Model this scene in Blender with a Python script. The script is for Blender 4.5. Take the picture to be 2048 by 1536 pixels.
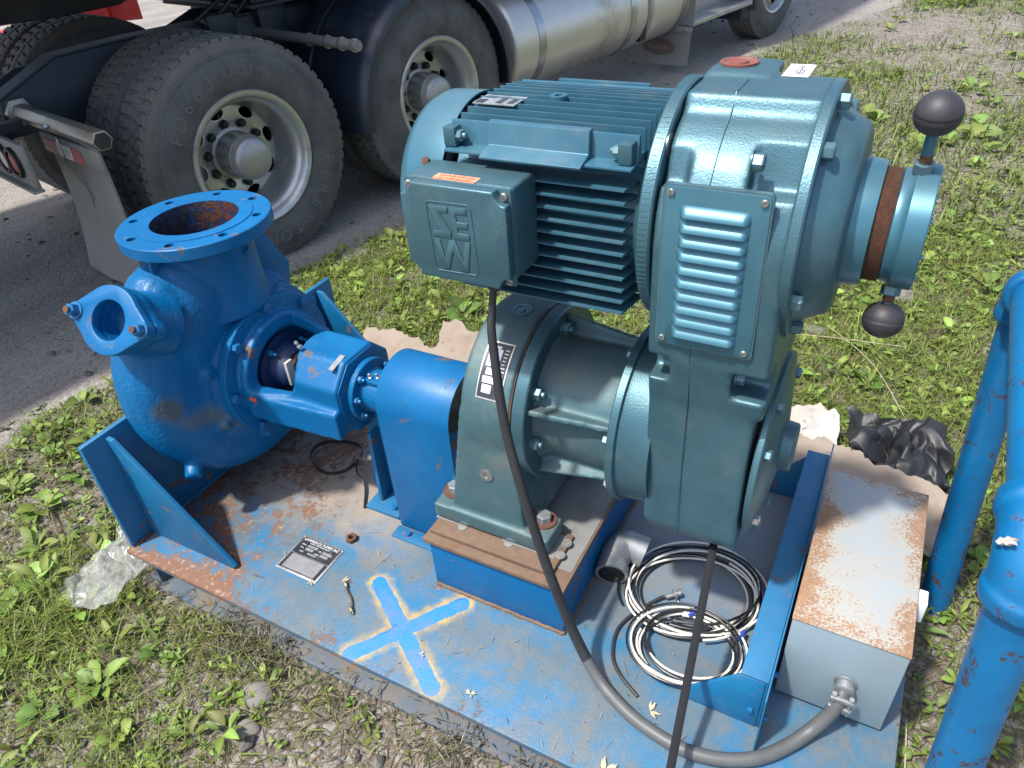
import bpy, bmesh, math, random
import numpy as np
from mathutils import Vector, Matrix
random.seed(7); RNG = np.random.default_rng(11)
for o in list(bpy.data.objects): bpy.data.objects.remove(o)
SC = bpy.context.scene
COL = SC.collection

# ---------------------------------------------------------------- camera
CAM = Vector((1.703, -0.693, 1.525))
cd = bpy.data.cameras.new('camera'); cd.sensor_fit = 'HORIZONTAL'; cd.sensor_width = 36.0; cd.lens = 25.627
cd.clip_start = 0.05; cd.clip_end = 400
cam = bpy.data.objects.new('camera', cd); COL.objects.link(cam)
rt = Vector((0.8820, 0.4667, -0.0657)).normalized(); fw = Vector((-0.4128, 0.6973, -0.5860)).normalized()
up = rt.cross(fw).normalized(); rt = fw.cross(up).normalized()
cam.matrix_world = Matrix(((rt.x, up.x, -fw.x, CAM.x), (rt.y, up.y, -fw.y, CAM.y), (rt.z, up.z, -fw.z, CAM.z), (0, 0, 0, 1)))
SC.camera = cam

# ---------------------------------------------------------------- sky, sun, exposure
SUNV = Vector((-0.26, -0.45, 1.0)).normalized()          # towards the sun
W = bpy.data.worlds.new('World'); SC.world = W; W.use_nodes = True
wn = W.node_tree; bg = wn.nodes['Background']; sky = wn.nodes.new('ShaderNodeTexSky'); sky.sky_type = 'NISHITA'
sky.sun_disc = False; sky.sun_elevation = math.asin(SUNV.z); sky.sun_rotation = math.atan2(SUNV.x, SUNV.y)
sky.air_density = 1.0; sky.dust_density = 2.5; sky.ozone_density = 1.0
wn.links.new(sky.outputs[0], bg.inputs[0]); bg.inputs[1].default_value = 0.15
sl = bpy.data.lights.new('sun', 'SUN'); sl.energy = 3.5; sl.angle = math.radians(3.0); sl.color = (1.0, 0.96, 0.90)
so = bpy.data.objects.new('sun', sl); COL.objects.link(so); so.rotation_euler = (-SUNV).to_track_quat('-Z', 'Y').to_euler(); so.location = (0, 0, 8)
vs = SC.view_settings; vs.view_transform = 'Standard'; vs.look = 'None'; vs.exposure = 0.88; vs.gamma = 1.0; vs.use_curve_mapping = False

# ---------------------------------------------------------------- node helpers
class NT:
    def __init__(s, name):
        s.m = bpy.data.materials.new(name); s.m.use_nodes = True; s.t = s.m.node_tree
        s.b = s.t.nodes['Principled BSDF']; s.out = s.t.nodes['Material Output']; s._c = None
    def set(s, inp, v):
        if isinstance(v, bpy.types.NodeSocket): s.t.links.new(v, inp)
        else:
            if inp.type == 'RGBA' and len(v) == 3: v = (*v, 1)
            inp.default_value = v
    def n(s, ty, ins=None, **kw):
        x = s.t.nodes.new(ty)
        for k, v in kw.items(): setattr(x, k, v)
        for k, v in (ins or {}).items(): s.set(x.inputs[k], v)
        return x
    @property
    def co(s):
        if s._c is None: s._c = s.n('ShaderNodeTexCoord').outputs['Object']
        return s._c
    def scaled(s, sc, vec=None):
        return s.n('ShaderNodeVectorMath', {0: vec or s.co, 1: sc}, operation='MULTIPLY').outputs[0]
    def noise(s, scale, detail=4, rough=.55, vec=None, dist=0):
        return s.n('ShaderNodeTexNoise', {'Vector': vec or s.co, 'Scale': scale, 'Detail': detail, 'Roughness': rough, 'Distortion': dist}).outputs['Fac']
    def voro(s, scale, vec=None, feature='F1', out='Distance'):
        return s.n('ShaderNodeTexVoronoi', {'Vector': vec or s.co, 'Scale': scale}, feature=feature).outputs[out]
    def math(s, op, a, b=0.0, c=0.0, clamp=False):
        x = s.n('ShaderNodeMath', operation=op, use_clamp=clamp); s.set(x.inputs[0], a); s.set(x.inputs[1], b); s.set(x.inputs[2], c); return x.outputs[0]
    def ss(s, v, a, b):      # smoothstep
        x = s.n('ShaderNodeMapRange', interpolation_type='SMOOTHSTEP'); s.set(x.inputs[0], v); x.inputs[1].default_value = a; x.inputs[2].default_value = b; return x.outputs[0]
    def mix(s, f, a, b, mode='MIX'):
        x = s.n('ShaderNodeMix', data_type='RGBA', blend_type=mode); s.set(x.inputs[0], f); s.set(x.inputs[6], a); s.set(x.inputs[7], b); return x.outputs[2]
    def bump(s, h, st=.3, d=.01, nrm=None):
        x = s.n('ShaderNodeBump', {'Strength': st, 'Distance': d, 'Height': h})
        if nrm is not None: s.set(x.inputs['Normal'], nrm)
        return x.outputs[0]
    def xyz(s, vec=None):
        x = s.n('ShaderNodeSeparateXYZ', {0: vec or s.co}); return x.outputs[0], x.outputs[1], x.outputs[2]
    def fin(s, col, rough=.5, metal=0.0, bump=None, **kw):
        s.set(s.b.inputs['Base Color'], col); s.set(s.b.inputs['Roughness'], rough); s.set(s.b.inputs['Metallic'], metal)
        if bump is not None: s.set(s.b.inputs['Normal'], bump)
        for k, v in kw.items(): s.set(s.b.inputs[k.replace('_', ' ')], v)
        return s.m
MAT = {}
def plain(name, col, rough=.5, metal=0.0, var=.15, nscale=18, bscale=0, bst=.15, bd=.002, dirt=None, dirt_amt=.5, **kw):
    t = NT(name); nz = t.noise(nscale, 5, .6)
    c = t.mix(nz, tuple(x * (1 - var) for x in col), tuple(min(1, x * (1 + var)) for x in col))
    r = t.math('MULTIPLY_ADD', nz, .16, rough - .08, clamp=True)
    if dirt is not None:
        dm = t.math('MULTIPLY', t.ss(t.noise(nscale * .45, 8, .68), .5, .72), dirt_amt); c = t.mix(dm, c, dirt); r = t.math('MAXIMUM', r, t.math('MULTIPLY', dm, .8))
    bp = t.bump(t.noise(bscale, 3, .5), bst, bd) if bscale else None
    MAT[name] = t.fin(c, r, metal, bp, **kw); return MAT[name]
def paint(name, col, col2, rough=.4, metal=0.0, bscale=300, bst=.12, bd=.001, rust=.78, rustcol=(.17, .065, .025), dust=(.30, .27, .22), damt=.35, dlo=.52, rscale=11, top=0.0, extra=None, spec=.5):
    t = NT(name); big = t.noise(2.2, 4, .6); mid = t.noise(14, 6, .65)
    c = t.mix(t.ss(big, .35, .68), col, col2)
    c = t.mix(t.math('MULTIPLY', t.ss(mid, .3, .75), .35), c, tuple(x * .62 for x in col))
    dm = t.math('MULTIPLY', t.ss(t.noise(7.5, 9, .7, dist=.4), dlo, dlo + .26), damt); c = t.mix(dm, c, dust)
    rm = t.ss(t.noise(rscale, 10, .74, dist=.5), rust, rust + .05); rv = t.mix(t.noise(90, 4), tuple(x * .45 for x in rustcol), tuple(x * 1.7 for x in rustcol)); c = t.mix(rm, c, rv)
    if top:
        nz = t.n('ShaderNodeSeparateXYZ', {0: t.n('ShaderNodeNewGeometry').outputs['Normal']}).outputs[2]
        tm = t.math('MULTIPLY', t.math('MULTIPLY', t.ss(nz, .45, .95), t.ss(t.noise(9, 8, .7), .25, .65)), top); c = t.mix(tm, c, dust); dm = t.math('MAXIMUM', dm, tm)
    if extra: c, dm = extra(t, c, dm)
    r = t.math('ADD', t.math('MULTIPLY_ADD', mid, .18, rough - .09), t.math('MULTIPLY', t.math('MAXIMUM', dm, rm), .45), clamp=True)
    m = t.math('MULTIPLY', t.math('SUBTRACT', 1.0, t.math('MAXIMUM', dm, rm), clamp=True), metal)
    h = t.math('SUBTRACT', t.noise(bscale, 2, .5), t.math('MULTIPLY', rm, 1.5)); bp = t.bump(h, bst, bd)
    MAT[name] = t.fin(c, r, m, bp, Specular_IOR_Level=spec); return MAT[name]

# ---------------------------------------------------------------- mesh helpers
def frame(o, xd, yd):
    x = Vector(xd).normalized(); y = Vector(yd); y = (y - x * y.dot(x)).normalized(); z = x.cross(y); o = Vector(o)
    return Matrix(((x.x, y.x, z.x, o.x), (x.y, y.y, z.y, o.y), (x.z, y.z, z.z, o.z), (0, 0, 0, 1)))
def axis(o, zd):
    z = Vector(zd).normalized(); h = Vector((0, 0, 1)) if abs(z.z) < .9 else Vector((0, 1, 0)); x = h.cross(z).normalized(); return frame(o, x, z.cross(x))
def axX(x, y, z): return frame((x, y, z), (0, 1, 0), (0, 0, 1))      # local z -> +X, local x -> Y, local y -> Z
class MB:
    def __init__(s): s.v = []; s.f = []
    def add(s, vs, fs, M=None):
        k = len(s.v)
        s.v += [tuple(M @ Vector(p)) for p in vs] if M is not None else [tuple(p) for p in vs]
        s.f += [tuple(i + k for i in f) for f in fs]; return s
    def box(s, a, b, M=None):
        x0, y0, z0 = a; x1, y1, z1 = b
        return s.add([(x0, y0, z0), (x1, y0, z0), (x1, y1, z0), (x0, y1, z0), (x0, y0, z1), (x1, y0, z1), (x1, y1, z1), (x0, y1, z1)],
                     [(0, 3, 2, 1), (4, 5, 6, 7), (0, 1, 5, 4), (1, 2, 6, 5), (2, 3, 7, 6), (3, 0, 4, 7)], M)
    def prism(s, poly, d, M=None, d0=0.0):
        n = len(poly); A = sum(poly[i][0] * poly[(i + 1) % n][1] - poly[(i + 1) % n][0] * poly[i][1] for i in range(n))
        if A < 0: poly = poly[::-1]
        vs = [(p[0], p[1], d0) for p in poly] + [(p[0], p[1], d) for p in poly]
        fs = [tuple(range(n - 1, -1, -1)), tuple(range(n, 2 * n))] + [(i, (i + 1) % n, n + (i + 1) % n, n + i) for i in range(n)]
        if d < d0: fs = [f[::-1] for f in fs]
        return s.add(vs, fs, M)
    def lathe(s, prof, M=None, n=32, loop=False, caps=True):
        m = len(prof); vs = []; fs = []
        for i in range(n):
            a = 2 * math.pi * i / n; c, q = math.cos(a), math.sin(a)
            vs += [(r * c, r * q, h) for r, h in prof]
        for i in range(n):
            j = (i + 1) % n
            for k in range(m if loop else m - 1):
                l = (k + 1) % m; fs.append((i * m + k, j * m + k, j * m + l, i * m + l))
        if not loop and caps:
            for k, rev in ((0, True), (m - 1, False)):
                if prof[k][0] > 1e-6:
                    ring = [i * m + k for i in range(n)]; fs.append(tuple(ring[::-1] if rev else ring))
        return s.add(vs, fs, M)
    def cyl(s, p0, p1, r0, r1=None, n=24):
        p0 = Vector(p0); p1 = Vector(p1); return s.lathe([(r0, 0), (r1 if r1 is not None else r0, (p1 - p0).length)], axis(p0, p1 - p0), n)
    def tube(s, pts, r, n=10, caps=True, closed=False):
        P = [Vector(p) for p in pts]; m = len(P); R = r if hasattr(r, '__len__') else [r] * m; vs = []; fs = []; u = None
        for i in range(m):
            d = (P[(i + 1) % m] - P[i - 1]) if closed else (P[min(i + 1, m - 1)] - P[max(i - 1, 0)]); d.normalize()
            if u is None: u = (Vector((0, 0, 1)) if abs(d.z) < .9 else Vector((1, 0, 0)))
            u = (u - d * u.dot(d)).normalized(); w = d.cross(u)
            for k in range(n):
                a = 2 * math.pi * k / n; vs.append(P[i] + (u * math.cos(a) + w * math.sin(a)) * R[i])
        for i in range(m if closed else m - 1):
            j = (i + 1) % m
            for k in range(n): l = (k + 1) % n; fs.append((i * n + k, i * n + l, j * n + l, j * n + k))
        if caps and not closed: fs += [tuple(range(n - 1, -1, -1)), tuple(range((m - 1) * n, m * n))]
        return s.add(vs, fs)
    def sphere(s, c, r, M=None, n=20, m=12):
        rx, ry, rz = r if hasattr(r, '__len__') else (r, r, r)
        prof = [(math.sin(math.pi * k / m), -math.cos(math.pi * k / m)) for k in range(m + 1)]; b = MB().lathe(prof, None, n)
        return s.add([(c[0] + x * rx, c[1] + y * ry, c[2] + z * rz) for x, y, z in b.v], b.f, M)
    def mesh(s, name='m'):
        me = bpy.data.meshes.new(name); me.from_pydata(s.v, [], s.f); me.update(); return me
WM = {}
def place(o, parent=None, M=None):
    M = M if M is not None else Matrix.Identity(4)
    COL.objects.link(o) if o.name not in COL.objects else None
    o.matrix_basis = M; WM[o.name] = M.copy()
    if parent is not None: o.parent = parent; o.matrix_parent_inverse = WM[parent.name].inverted()
    return o
def shade(me, ang=35):
    for p in me.polygons: p.use_smooth = True
    me.set_sharp_from_angle(angle=math.radians(ang))
def clean(me, dist=1e-6):
    bm = bmesh.new(); bm.from_mesh(me); bmesh.ops.remove_doubles(bm, verts=bm.verts, dist=dist); bmesh.ops.recalc_face_normals(bm, faces=bm.faces); bm.to_mesh(me); bm.free()
def bake(o):
    dg = bpy.context.evaluated_depsgraph_get(); me = bpy.data.meshes.new_from_object(o.evaluated_get(dg), depsgraph=dg)
    o.modifiers.clear(); o.data = me; return me
def mk(name, mb, mat, parent=None, M=None, bevel=0, seg=2, ang=35, label=None, cleanup=True):
    me = mb.mesh(name) if isinstance(mb, MB) else mb
    if isinstance(mb, MB) and cleanup: clean(me)
    o = bpy.data.objects.new(name, me); place(o, parent, M)
    if not me.materials: me.materials.append(MAT[mat] if isinstance(mat, str) else mat)
    if bevel:
        b = o.modifiers.new('bevel', 'BEVEL'); b.width = bevel; b.segments = seg; b.limit_method = 'ANGLE'; b.angle_limit = math.radians(38)
        bake(o)
    shade(o.data, ang)
    if label: o['label'] = label
    return o
def cutmesh(mb, cut, solver='EXACT'):
    a = bpy.data.objects.new('t', mb.mesh() if isinstance(mb, MB) else mb); COL.objects.link(a); clean(a.data)
    c = bpy.data.objects.new('c', cut.mesh()); COL.objects.link(c); clean(c.data)
    b = a.modifiers.new('b', 'BOOLEAN'); b.operation = 'DIFFERENCE'; b.solver = solver; b.object = c
    if solver == 'EXACT': b.use_self = True
    me = bake(a); bpy.data.objects.remove(a); bpy.data.objects.remove(c); return me
def cast(mb, vox=.006, it=6, fac=.5, cut=None, it2=3, self_=False):
    a = bpy.data.objects.new('t', mb.mesh()); COL.objects.link(a); clean(a.data)
    def rem():
        r = a.modifiers.new('r', 'REMESH'); r.mode = 'VOXEL'; r.voxel_size = vox; r.use_smooth_shade = True
    rem(); q = a.modifiers.new('s', 'SMOOTH'); q.factor = fac; q.iterations = it; bake(a)
    if cut is not None:
        c = bpy.data.objects.new('c', cut.mesh()); COL.objects.link(c); clean(c.data)
        b = a.modifiers.new('b', 'BOOLEAN'); b.operation = 'DIFFERENCE'; b.solver = 'EXACT'; b.use_self = self_; b.object = c; bake(a); bpy.data.objects.remove(c)
        rem(); q = a.modifiers.new('s', 'SMOOTH'); q.factor = fac; q.iterations = it2; bake(a)
    me = a.data; bpy.data.objects.remove(a); me.materials.clear(); return me
def thing(name, label, cat, loc=(0, 0, 0), group=None):
    o = bpy.data.objects.new(name, None); o.empty_display_size = .1; place(o, None, Matrix.Translation(loc)); tag(o, label, cat, group); return o
def tag(o, label=None, cat=None, group=None, kind=None):
    if label: o['label'] = label
    if cat: o['category'] = cat
    if group: o['group'] = group
    if kind: o['kind'] = kind
    return o
_T = {}
def text(s, size=.02, ext=.0006):
    k = (s, size, ext)
    if k not in _T:
        cu = bpy.data.curves.new('t', 'FONT'); cu.body = s; cu.size = size; cu.extrude = ext; cu.align_x = 'CENTER'; cu.align_y = 'CENTER'; cu.resolution_u = 3
        o = bpy.data.objects.new('t', cu); COL.objects.link(o); dg = bpy.context.evaluated_depsgraph_get(); dg.update()
        me = bpy.data.meshes.new_from_object(o.evaluated_get(dg)); bpy.data.objects.remove(o)
        _T[k] = ([tuple(v.co) for v in me.vertices], [tuple(p.vertices) for p in me.polygons])
    return _T[k]
_B = {}
def bolt(parent, pos, d, af=.019, h=.012, mat='zinc', stud=0.0, washer=.0, name='bolt', wmat=None, roll=None):
    """hexagon head (af across flats) standing on pos along d"""
    k = (af, h, mat, stud, washer)
    if k not in _B:
        mb = MB(); R = af / 2 / math.cos(math.pi / 6); z = 0.0
        if washer: mb.lathe([(washer, 0), (washer, .0025)], None, 20); z = .0025
        mb.lathe([(R, z), (R, z + h * .86), (R * .86, z + h)], None, 6)
        if stud: mb.lathe([(af * .3, z + h), (af * .3, z + h + stud), (af * .24, z + h + stud + .002)], None, 12)
        else: mb.lathe([(af * .3, z + h), (af * .3, z + h + .0008)], None, 12)
        me = mb.mesh('bolt'); clean(me); shade(me, 30); me.materials.append(MAT[mat]); _B[k] = me
    o = bpy.data.objects.new(name, _B[k]); M = axis(pos, d) @ Matrix.Rotation(random.uniform(0, 1.05) if roll is None else roll, 4, 'Z'); return place(o, parent, M)
def arc(cx, cy, r, a0, a1, n): return [(cx + r * math.cos(math.radians(a0 + (a1 - a0) * i / n)), cy + r * math.sin(math.radians(a0 + (a1 - a0) * i / n))) for i in range(n + 1)]
def spline(pts, n=8):
    P = [Vector(p) for p in pts]; P = [P[0] * 2 - P[1]] + P + [P[-1] * 2 - P[-2]]; out = []
    for i in range(1, len(P) - 2):
        a, b, c, d = P[i - 1:i + 3]
        for k in range(n):
            t = k / n; out.append(.5 * ((2 * b) + (c - a) * t + (2 * a - 5 * b + 4 * c - d) * t * t + (3 * b - a - 3 * c + d) * t ** 3))
    out.append(P[-2]); return out

# ---------------------------------------------------------------- materials
BLUE, BLUE2 = (.0005, .100, .262), (.001, .130, .325)
paint('blue_paint', BLUE, BLUE2, .42, 0, 120, .16, .0014, rust=.595, rustcol=(.12, .085, .06), dust=(.12, .16, .19), damt=.14, dlo=.56, top=.04, spec=.3)
def scab(t, c, dm):
    P = t.n('ShaderNodeVectorMath', {0: t.co, 1: (.168, .165, .432)}, operation='DISTANCE').outputs['Value']
    n_ = t.noise(45, 8, .75); k = t.math('SUBTRACT', 1.0, t.ss(t.math('ADD', P, t.math('MULTIPLY', t.math('SUBTRACT', n_, .5), .09)), .02, .05))
    c = t.mix(t.math('MULTIPLY', k, .85), c, t.mix(n_, (.012, .03, .06), (.16, .14, .09)))
    X, Y, Z = t.xyz(); sx = t.math('ABSOLUTE', t.math('SUBTRACT', X, t.math('MULTIPLY_ADD', t.math('SUBTRACT', .41, Z), .22, .172)))
    s_ = t.math('MULTIPLY', t.math('SUBTRACT', 1.0, t.ss(t.math('ADD', sx, t.math('MULTIPLY', n_, .012)), .006, .022)), t.math('MULTIPLY', t.ss(Z, .12, .24), t.math('SUBTRACT', 1.0, t.ss(Z, .37, .42))))
    s_ = t.math('MULTIPLY', s_, t.math('SUBTRACT', 1.0, t.ss(Y, .34, .42)))
    return t.mix(t.math('MULTIPLY', s_, .6), c, (.13, .12, .06)), t.math('MAXIMUM', dm, k)
paint('blue_cast', BLUE, BLUE2, .40, 0, 90, .45, .005, rust=.66, rustcol=(.04, .05, .055), dust=(.07, .12, .17), damt=.16, dlo=.56, rscale=16, top=.04, extra=scab, spec=.3)
paint('blue_steel', (.002, .108, .25), (.008, .148, .31), .48, 0, 160, .12, .001, rust=.585, dust=(.20, .20, .18), damt=.22, dlo=.53, rscale=17, top=.08)
paint('blue_pipe', (.0005, .112, .28), (.002, .138, .33), .42, 0, 90, .3, .002, rscale=24, rust=.572, rustcol=(.05, .025, .018), damt=.15, dlo=.6)
TEAL, TEAL2 = (.044, .118, .150), (.072, .160, .196)
paint('teal_cast', TEAL, TEAL2, .40, .5, 270, .36, .0014, rust=.69, rustcol=(.12, .08, .05), dust=(.12, .125, .095), damt=.36, dlo=.51, rscale=15, top=.16)
paint('teal_smooth', (.045, .150, .205), (.07, .185, .24), .34, .45, 400, .05, .0006, rust=.86, dust=(.2, .22, .2), damt=.18, dlo=.56, top=.15)
paint('teal_fin', (.035, .125, .185), (.055, .16, .22), .42, .3, 300, .06, .0006, rust=.85, dust=(.16, .16, .14), damt=.35, dlo=.45)
plain('zinc', (.30, .31, .30), .42, .75, .25, 60, dirt=(.16, .12, .08), dirt_amt=.6)
plain('teal_bolt', (.10, .19, .22), .4, .55, .25, 60, dirt=(.16, .13, .1), dirt_amt=.7)
plain('blue_bolt', (.006, .115, .28), .4, .0, .2, 60, dirt=(.13, .12, .12), dirt_amt=.5)
plain('rust', (.105, .048, .028), .85, .1, .5, 70, 180, .6, .002, dirt=(.07, .03, .02), dirt_amt=.8)
plain('rust_light', (.135, .088, .058), .85, 0, .45, 45, 180, .4, .002, dirt=(.13, .06, .03), dirt_amt=.8)
plain('steel', (.52, .52, .51), .34, .9, .2, 40, dirt=(.25, .22, .18), dirt_amt=.5)
plain('galvanised', (.27, .285, .295), .5, .6, .35, 35, 90, .12, .001, dirt=(.5, .5, .48), dirt_amt=.5)
plain('black_plastic', (.018, .018, .02), .45, 0, .2, 30)
plain('knob_plastic', (.028, .026, .03), .55, 0, .25, 25, 220, .15, .0008, dirt=(.09, .08, .08), dirt_amt=.35)
plain('black_wire', (.012, .012, .014), .4)
plain('white_wire', (.62, .60, .54), .42, 0, .08)
plain('hose', (.085, .09, .092), .5, 0, .25, 30, dirt=(.12, .12, .11), dirt_amt=.5)
plain('hose_black', (.022, .023, .026), .52, 0, .25, 30, dirt=(.06, .055, .05), dirt_amt=.4)
plain('label_white', (.68, .70, .72), .5, 0, .06)
plain('label_orange', (.78, .30, .16), .5, 0, .05)
plain('print_black', (.015, .015, .018), .5, 0, .1)
plain('print_red', (.12, .015, .012), .5, 0, .1)
plain('plate_alu', (.50, .50, .48), .38, .7, .2, 50, dirt=(.22, .2, .17), dirt_amt=.6)
plain('plate_black', (.022, .026, .033), .4, 0, .3, 50, dirt=(.16, .15, .13), dirt_amt=.4)
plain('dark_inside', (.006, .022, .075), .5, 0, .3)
plain('red_cap', (.19, .055, .04), .6, 0, .2, 40, dirt=(.16, .1, .07), dirt_amt=.7)
plain('red_machine', (.55, .045, .04), .4, 0, .15, 12, dirt=(.3, .12, .1), dirt_amt=.4)
plain('tyre_plain', (.075, .074, .073), .7, 0, .25, 9, 120, .1, .001, dirt=(.15, .143, .135), dirt_amt=.75)
plain('tyre_tread', (.125, .122, .115), .88, 0, .3, 14, 150, .4, .002, dirt=(.15, .135, .115), dirt_amt=.85)
plain('rim', (.50, .50, .495), .38, .75, .15, 6, 60, .04, .001, dirt=(.17, .155, .12), dirt_amt=.85)
plain('hubcap', (.36, .35, .34), .42, .6, .25, 20, dirt=(.3, .29, .27), dirt_amt=.5)
plain('lugnut', (.03, .032, .034), .5, .4, .3, 30, dirt=(.1, .09, .08), dirt_amt=.5)
plain('truck_dark', (.018, .026, .042), .55, 0, .35, 6, 60, .1, .002, dirt=(.065, .066, .066), dirt_amt=.55)
plain('truck_black', (.010, .011, .013), .6, 0, .3, 8, dirt=(.04, .04, .04), dirt_amt=.5)
plain('fender', (.016, .024, .040), .38, 0, .25, 6, 40, .05, .002, dirt=(.09, .095, .1), dirt_amt=.5)
plain('tank', (.62, .59, .54), .40, .7, .10, 3, dirt=(.30, .25, .19), dirt_amt=.75)
plain('strap_steel', (.42, .43, .45), .28, .9, .15, 10)
plain('mudflap', (.19, .188, .178), .8, 0, .25, 5, 50, .08, .002, dirt=(.25, .24, .225), dirt_amt=.7)
plain('brushed', (.36, .34, .30), .42, .8, .2, 9, dirt=(.22, .17, .1), dirt_amt=.7)
plain('tread_plate', (.46, .46, .45), .42, .75, .15, 12, dirt=(.25, .24, .22), dirt_amt=.5)
plain('reflect_red', (.30, .035, .04), .45, 0, .2, 30, dirt=(.3, .26, .24), dirt_amt=.5)
plain('reflect_white', (.55, .54, .52), .45, 0, .15, 30, dirt=(.25, .24, .22), dirt_amt=.5)
plain('plate_steel', (.24, .24, .23), .6, .4, .25, 14, dirt=(.12, .11, .1), dirt_amt=.6)
plain('cardboard', (.26, .212, .168), .9, 0, .15, 7, 60, .25, .003, dirt=(.16, .10, .06), dirt_amt=.8)
plain('paper_white', (.40, .38, .35), .85, 0, .1, 8, 40, .1, .002, dirt=(.32, .26, .2), dirt_amt=.6)
plain('black_bag', (.013, .014, .016), .5, 0, .3, 10, 30, .25, .004)
plain('stone', (.16, .148, .132), .9, 0, .3, 12, 80, .3, .003, dirt=(.15, .13, .1), dirt_amt=.7)
plain('twig', (.11, .075, .05), .9, 0, .4, 40)
plain('dry_leaf', (.42, .36, .24), .85, 0, .3, 40)
plain('paint_chip_red', (.55, .05, .03), .5)
def louvre_teal(): pass
# rusty cabinet top
t = NT('cabinet_top'); X, Y, Z = t.xyz()
n1 = t.noise(6, 9, .72, dist=.3); n2 = t.noise(190, 4, .7)
ed = t.math('MINIMUM', t.math('MINIMUM', t.math('SUBTRACT', X, 1.703), t.math('SUBTRACT', 1.915, X)), t.math('MINIMUM', t.math('SUBTRACT', Y, .323), t.math('SUBTRACT', .79, Y)))
edm = t.math('SUBTRACT', 1.0, t.ss(ed, .0, .055)); 
rm = t.math('ADD', t.math('ADD', t.math('MULTIPLY', n1, .85), t.math('MULTIPLY', n2, .62)), t.math('MULTIPLY', edm, .12))
rk = t.ss(rm, .795, .85)
halo = t.ss(rm, .62, .82)
c = t.mix(t.math('MULTIPLY', halo, .8), (.27, .315, .335), (.35, .305, .24)); c = t.mix(t.math('MULTIPLY', rk, .9), c, t.mix(t.noise(110, 5), (.15, .065, .03), (.33, .19, .10)))
MAT['cabinet_top'] = t.fin(c, t.math('MULTIPLY_ADD', rk, .35, .5), 0, t.bump(t.math('ADD', rk, t.noise(200, 2)), .25, .001))
plain('cabinet_side', (.20, .27, .31), .5, 0, .08, 9, 300, .05, .0006, dirt=(.22, .22, .2), dirt_amt=.3)
# clear plastic
t = NT('clear_plastic'); nz = t.noise(22, 6, .7)
tr = t.n('ShaderNodeBsdfTransparent').outputs[0]; gl = t.n('ShaderNodeBsdfGlossy', {'Roughness': .15}).outputs[0]
df = t.n('ShaderNodeBsdfDiffuse', {'Color': (.75, .76, .74, 1)}).outputs[0]
fr = t.n('ShaderNodeFresnel', {'IOR': 1.5}).outputs[0]
m1 = t.n('ShaderNodeMixShader', {0: t.math('MULTIPLY_ADD', nz, .62, -.10, clamp=True), 1: tr, 2: df}).outputs[0]
m2 = t.n('ShaderNodeMixShader', {0: t.math('MULTIPLY_ADD', fr, .6, .06), 1: m1, 2: gl}).outputs[0]
t.t.links.new(m2, t.out.inputs[0]); MAT['clear_plastic'] = t.m
# deck of the skid: worn blue over grey primer, rust scale, the sprayed cross
t = NT('deck_paint'); X, Y, Z = t.xyz()
n_big = t.noise(2.6, 6, .62); n_mid = t.noise(9, 8, .68, dist=.3); n_fine = t.noise(60, 6, .7)
blue = t.mix(t.ss(n_big, .30, .70), (.006, .130, .285), (.026, .138, .24))
grey = t.mix(n_mid, (.040, .105, .155), (.10, .125, .14))
wear = t.ss(t.math('ADD', t.math('MULTIPLY', n_mid, .8), t.math('MULTIPLY', n_big, .5)), .52, .76)
c = t.mix(wear, blue, grey)
back = t.math('MULTIPLY', t.ss(t.math('ADD', Y, t.math('MULTIPLY', t.math('SUBTRACT', n_mid, .5), .28)), .20, .42), t.math('SUBTRACT', 1.0, t.ss(X, .55, .85)))
c = t.mix(t.math('MULTIPLY', back, .92), c, t.mix(n_fine, (.22, .18, .14), (.34, .29, .235)))
backr = t.math('MULTIPLY', t.ss(Y, .30, .55), t.math('MULTIPLY', t.ss(X, .8, 1.25), .65)); c = t.mix(backr, c, t.mix(n_mid, (.15, .18, .21), (.24, .23, .21)))
def seg(a, b):
    ab = (b[0] - a[0], b[1] - a[1], 0); L = ab[0] ** 2 + ab[1] ** 2
    P = t.n('ShaderNodeCombineXYZ', {0: X, 1: Y, 2: 0.0}).outputs[0]
    pa = t.n('ShaderNodeVectorMath', {0: P, 1: (a[0], a[1], 0)}, operation='SUBTRACT').outputs[0]
    h = t.math('DIVIDE', t.n('ShaderNodeVectorMath', {0: pa, 1: ab}, operation='DOT_PRODUCT').outputs['Value'], L, clamp=True)
    q = t.n('ShaderNodeVectorMath', {0: ab, 'Scale': h}, operation='SCALE').outputs[0]
    return t.n('ShaderNodeVectorMath', {0: pa, 1: q}, operation='DISTANCE').outputs['Value']
d = t.math('MINIMUM', seg((.722, .197), (1.012, .004)), seg((.955, .232), (.785, -.006)))
dj = t.math('ADD', d, t.math('MULTIPLY', t.math('SUBTRACT', t.noise(38, 8, .75), .5), .022))
dj2 = t.math('ADD', d, t.math('MULTIPLY', t.math('SUBTRACT', t.noise(28, 6, .7), .5), .05))
ye = t.math('MULTIPLY', t.math('SUBTRACT', 1.0, t.ss(dj2, .016, .044)), t.math('MULTIPLY_ADD', t.ss(t.noise(17, 5, .6), .35, .62), .55, .45))
c = t.mix(ye, c, (.44, .30, .07)); c = t.mix(t.math('SUBTRACT', 1.0, t.ss(dj, .0195, .0215)), c, t.mix(n_mid, (.008, .15, .44), (.014, .19, .50)))
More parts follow.
